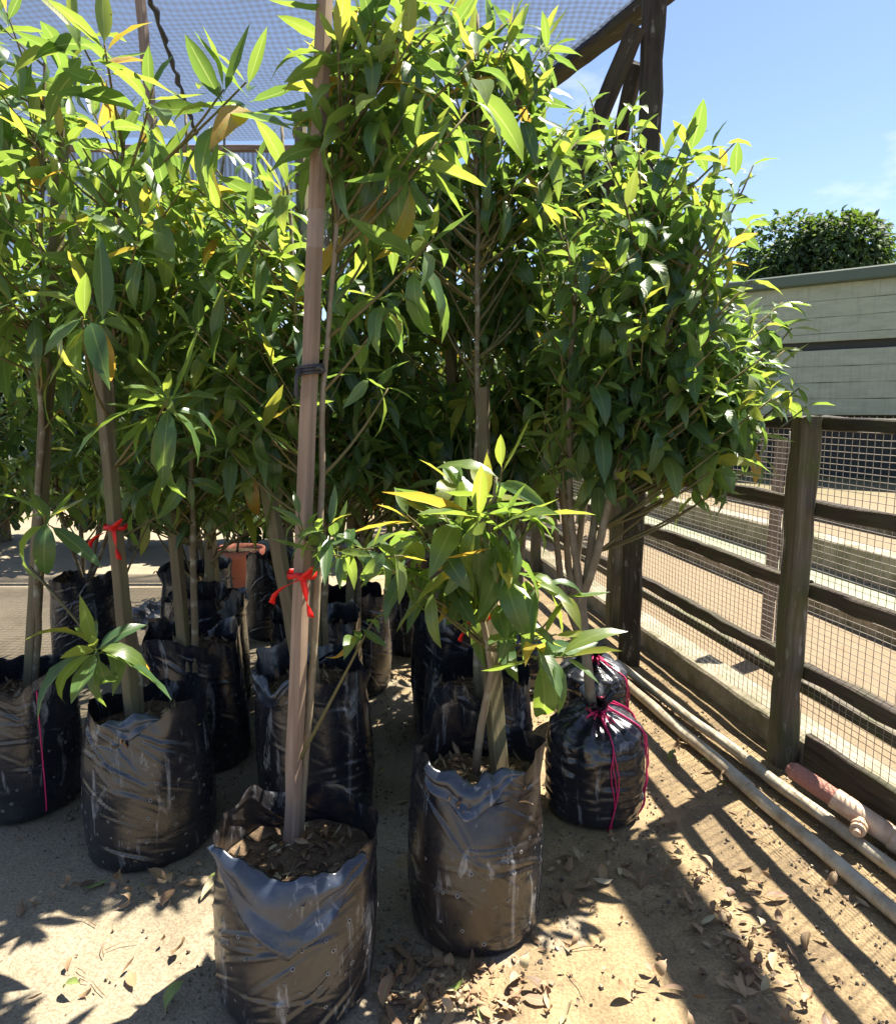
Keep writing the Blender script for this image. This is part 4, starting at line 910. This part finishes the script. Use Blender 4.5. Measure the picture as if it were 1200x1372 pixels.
for j in range(NYn + 1):
    v = j / NYn; y = y_near + (e1.y - y_near) * v
    xr = e0.x + (e1.x - e0.x) * (y - e0.y) / (e1.y - e0.y)
    for i in range(NXn + 1):
        u = i / NXn; x = -6.2 + (xr + 6.2) * u
        z = NZ + .02 - .16 * math.sin(math.pi * v) * (.5 + .5 * math.sin(math.pi * u)) + .05 * noise.noise(Vector((x * 1.3, y * 1.3, 1))) + .05 * abs(noise.noise(Vector((x * .8 + y * 1.5, x * .3, 4))))
        vs.append((x, y, z))
m.add(vs, [(j * (NXn + 1) + i, j * (NXn + 1) + i + 1, (j + 1) * (NXn + 1) + i + 1, (j + 1) * (NXn + 1) + i) for j in range(NYn) for i in range(NXn)])
tag(m.build('shade_net', 'shade_cloth'), 'blue-grey woven shade net stretched overhead from the timber frame', 'net')
P0, P1 = netp(205, -20), netp(246, 108)
m = MB(); m.tube([P0.lerp(P1, t) + Vector((.01 * math.sin(t * 30), 0, -.13 + .01 * math.sin(t * 40))) for t in np.linspace(-.3, 1.6, 24)], [.016 + .006 * math.sin(i * 2.1) for i in range(24)], 6)
tag(m.build('net_seam', 'rubber'), 'thick black stitched seam hanging under the shade net', 'seam')
# hanging side net at the far edge
m = MB(); vs = []
for j in range(9):
    for i in range(41):
        x = -6.2 + (e1.x + 6.2) * i / 40; vs.append((x, e1.y + .12 + .03 * math.sin(x * 5) * j / 8, NZ - .05 - 1.1 * j / 8))
m.add(vs, [(j * 41 + i, j * 41 + i + 1, (j + 1) * 41 + i + 1, (j + 1) * 41 + i) for j in range(8) for i in range(40)])
tag(m.build('side_net', 'shade_cloth'), 'blue-grey net curtain hanging from the far edge of the shade net', 'net')
# unseen plank on posts, added to cast the shade band beside the fence
rb = Vector((2.335, 3.19, 3.70)); rd = FD
hb = empty('shading_plank', (2.75, .6, 0), 'added unseen timber plank on posts that shades the ground beside the fence', 'frame')
beam('plank', rb - rd * 3.6, rb + rd * .42, .255, .04, 'wood_dark', hb, Vector((0, 0, 1)), .004)
q = rb - rd * 2.6; beam('post', (q.x, q.y, -.05), (q.x, q.y, 3.675), .1, .1, 'wood_dark', hb)
q = rb - rd * 3.4; beam('post', (q.x, q.y, -.05), (q.x, q.y, 3.675), .1, .1, 'wood_dark', hb)

# ------------------------------------------------------------------ pipes and valve
def pvc(p, q, r, label):
    p, q = Vector(p), Vector(q); n = 30; d = (q - p).normalized(); P = [p.lerp(q, i / n) + Vector((.004 * math.sin(i * .5), 0, .003 * math.sin(i * .8 + 1))) for i in range(n + 1)]
    root = empty('plastic_pipe', p, label, 'pipe', 'white plastic pipes on the ground'); m = MB()
    m.tube(P, r, 18, cap=False); m.tube([p, q], r * .86, 18, cap=False); pw = m.build('pipe', 'pvc', root, loc=p)
    m = MB(); c = p.lerp(q, .62); m.tube([c - d * .05, c + d * .05], r * 1.12, 18); m.build('collar', 'pvc', pw, smooth=False, loc=p)
pvc(gnd(812, 893, .03) , gnd(1215, 1238, .03), .024, 'dirty cream plastic pipe lying on the sandy side of the pair')
pvc(gnd(826, 889, .035), gnd(1215, 1178, .035), .022, 'dirty cream plastic pipe lying against the fence foot')
vp = at(1062, 1032, 2.50); vq = at(1290, 1185, 2.10); vd = (vq - vp).normalized()
val = empty('pipe_valve', (vp.x, vp.y, 0), 'cream and rust red valve pipe with capped end beside the fence post', 'valve')
m = MB(); m.tube([vp - vd * .02, vp, vp + vd * .1, vp + vd * .16], [.018, .030, .032, .031], 36); m.build('rough_cap', 'valve_red', val, smooth=False, loc=vp)
m = MB(); m.tube([vp + vd * .15, vp + vd * .155, vp + vd * .19, vp + vd * .2, vp + vd * .34, vp + vd * .35, vp + vd * .40, vp + vd * .41, vp + vd * .8], [.036, .036, .036, .036, .036, .044, .044, .036, .036], 36); vb = m.build('body', 'valve_cream', val, smooth=False, loc=vp)
nd = Vector((-.62, -.75, -.10)).normalized(); nb_ = vp + vd * .25
m = MB(); m.tube([nb_ + nd * .03, nb_ + nd * .055, nb_ + nd * .056, nb_ + nd * .066, nb_ + nd * .067, nb_ + nd * .075, nb_ + nd * .076, nb_ + nd * .086, nb_ + nd * .087, nb_ + nd * .105], [.019, .019, .026, .026, .020, .020, .024, .024, .013, .011], 28); m.build('side_outlet', 'valve_cream', vb, smooth=False, loc=vp)
m = MB(); q = vp + vd * .6; m.tube([Vector((q.x, q.y, 0)), Vector((q.x, q.y, q.z - .03))], .022, 12); m.build('stand', 'valve_cream', val, loc=vp)
q0 = gnd(1062, 1070); bd = empty('dark_board', q0, 'dark wet timber board leaning along the fence foot behind the valve', 'board')
beam('board', fpt(2.79, .03, .10), fpt(1.16, .03, .15), .15, .03, 'wood_rail', bd, FN, .006)

# ------------------------------------------------------------------ litter on the ground
def in_bag(p): return any((Vector((p.x, p.y)) - Vector((B.loc.x, B.loc.y))).length < B.r + .012 for B in list(BAGS.values()) + [c_bag, m_bag, r_bag])
def litter(px, py, sx, sy, n, label, L=(.05, .095), slope=0.0, green=.03):
    k_ = 0; tr = 0
    while k_ < n and tr < n * 20:
        tr += 1; dx = random.gauss(0, sx); p = gnd(px + dx, py + random.gauss(0, sy) + dx * slope)
        if in_bag(p) or p.y < 1.3 or p.x > fence_x(p.y) - .02: continue
        s_ = random.uniform(L[0] * .7, L[1]); a = random.uniform(0, 6.28); ti = 7 if random.random() < green else random.choices(range(7), [.06, .14, .22, .22, .18, .12, .06])[0]
        sh = random.randrange(dry_sp.ns); me = dry_sp.me[sh * dry_sp.nt + ti]
        M = (frame(Vector((math.cos(a), math.sin(a), random.uniform(-.08, .12))), Vector((random.gauss(0, .25), random.gauss(0, .25), 1 if random.random() < .75 else -1))) @ Matrix.Diagonal((s_, s_ * random.uniform(.8, 1.3), s_ * random.uniform(.3, .8)))).to_4x4()
        zmin = min((M @ v.co).z for v in me.vertices); p.z = .003 - zmin + random.uniform(0, .006); M.translation = p
        kind_ = 'green fallen leaf' if ti == 7 else 'pale tan dry leaf' if ti >= 5 else 'dark brown dry leaf' if ti <= 1 else 'brown dry leaf'
        tag(link('fallen_leaf', me, None, M), kind_ + ' ' + label, 'leaf', 'fallen leaves ' + label); k_ += 1
litter(565, 1325, 75, 30, 62, 'in the drift between the two foremost bags')
litter(640, 1355, 60, 14, 30, 'on the sunny sand in front of the brown dusted bag')
litter(785, 1175, 42, 32, 30, 'at the foot of the bulging tied bag')
litter(965, 1225, 60, 32, 40, 'in the muddy strip beside the fence shadows', slope=1.15)
litter(1000, 1320, 90, 40, 34, 'on the trampled mud below the fence shadows')
litter(205, 1195, 95, 10, 24, 'round the foot of the wide creased bag')
litter(190, 1290, 80, 40, 12, 'on the bare concrete in front of the wide creased bag')
litter(520, 1010, 30, 60, 18, 'in the shaded gap between the bag rows')
litter(930, 1010, 40, 30, 16, 'beside the plastic pipes', green=.35, slope=.8)
litter(230, 760, 70, 25, 12, 'on the sunny yard behind the bags', (.06, .1))
litter(1050, 1220, 50, 40, 16, 'on the damp ground between the pipes and the muddy strip')
m = MB()
BASES = [(B.loc, B.r) for B in list(BAGS.values()) + [c_bag, m_bag]]
for i in range(5200):
    y = random.uniform(1.4, 4.6); p = Vector((fence_x(y) - abs(random.gauss(0, .45)) - .02, y, 0)) if i < 1400 else Vector((random.uniform(-1.6, 1.2), y, 0))
    if i > 2200:
        bl, br = random.choice(BASES); a = random.uniform(0, 6.28); d_ = br + .01 + abs(random.gauss(0, .06)); p = Vector((bl.x + d_ * math.cos(a), bl.y + d_ * math.sin(a), 0))
    if in_bag(p): continue
    s_ = random.uniform(.001, .0038) * (1.8 if random.random() < .06 else 1)
    Mq = Matrix.Translation(p + Vector((0, 0, s_ * .3))) @ Quaternion((random.gauss(0, 1), random.gauss(0, 1), random.gauss(0, 1), random.gauss(0, 1))).normalized().to_matrix().to_4x4()
    m.box((0, 0, 0), (s_ * random.uniform(.7, 1.4), s_, s_ * random.uniform(.5, .9)), Mq, 0, (random.random() * .3 + .01) if i > 2200 else random.random() * .98 + .01)
tag(m.build('gravel', 'pebble', smooth=False), 'scattered grit and crumbs on the sandy ground', 'gravel', kind='stuff')
m = MB()
for i in range(70):
    p = gnd(random.gauss(560, 60), random.gauss(1320, 25)) if i < 25 else gnd(random.uniform(100, 1100), random.uniform(1140, 1372))
    if in_bag(p): continue
    a = random.uniform(0, 6.28); L_ = random.uniform(.03, .11); d = Vector((math.cos(a), math.sin(a), 0)) * L_; e = Vector((-d.y, d.x, 0)) * random.uniform(-.15, .15)
    m.tube([p + Vector((0, 0, .004)), p + d * .5 + e + Vector((0, 0, .008)), p + d + Vector((0, 0, .004))], [.0013, .0012, .0008], 4, tint=random.choice([.3, .45, .7]))
tag(m.build('twig_litter', 'chip'), 'thin dry twigs scattered over the ground', 'twigs', kind='stuff')

FR, FI = [], []
for i in range(900):
    q = random.random()
    if q < .35: p = gnd(random.gauss(570, 85), random.gauss(1325, 32))
    elif q < .65: dx = random.gauss(0, 75); p = gnd(965 + dx, 1230 + dx * .9 + random.gauss(0, 40))
    elif q < .85:
        bl, br = random.choice(BASES); a = random.uniform(0, 6.28); d_ = br + .02 + abs(random.gauss(0, .07)); p = Vector((bl.x + d_ * math.cos(a), bl.y + d_ * math.sin(a), 0))
    else: p = Vector((random.uniform(-1.5, 1.2), random.uniform(1.4, 4), 0))
    if in_bag(p) or p.x > fence_x(p.y) - .03: continue
    a = random.uniform(0, 6.28); s_ = random.uniform(.010, .036)
    M = (frame(Vector((math.cos(a), math.sin(a), random.uniform(-.05, .08))), Vector((random.gauss(0, .2), random.gauss(0, .2), 1))) @ Matrix.Diagonal((s_, s_ * random.uniform(.7, 1.6), s_ * .4))).to_4x4()
    p.z = .008; M.translation = p; FR.append(np.array(M)); FI.append(random.randrange(dry_sp.ns) * dry_sp.nt)
fo = empty('leaf_fragments', (0, 0, 0), 'crushed scraps of dry leaf strewn over the ground', 'leaf litter'); fo['kind'] = 'stuff'
dry_sp.merged('scraps', np.stack(FR), np.array(FI), rng.uniform(.02, .9, len(FR)), fo)
finish_trees()
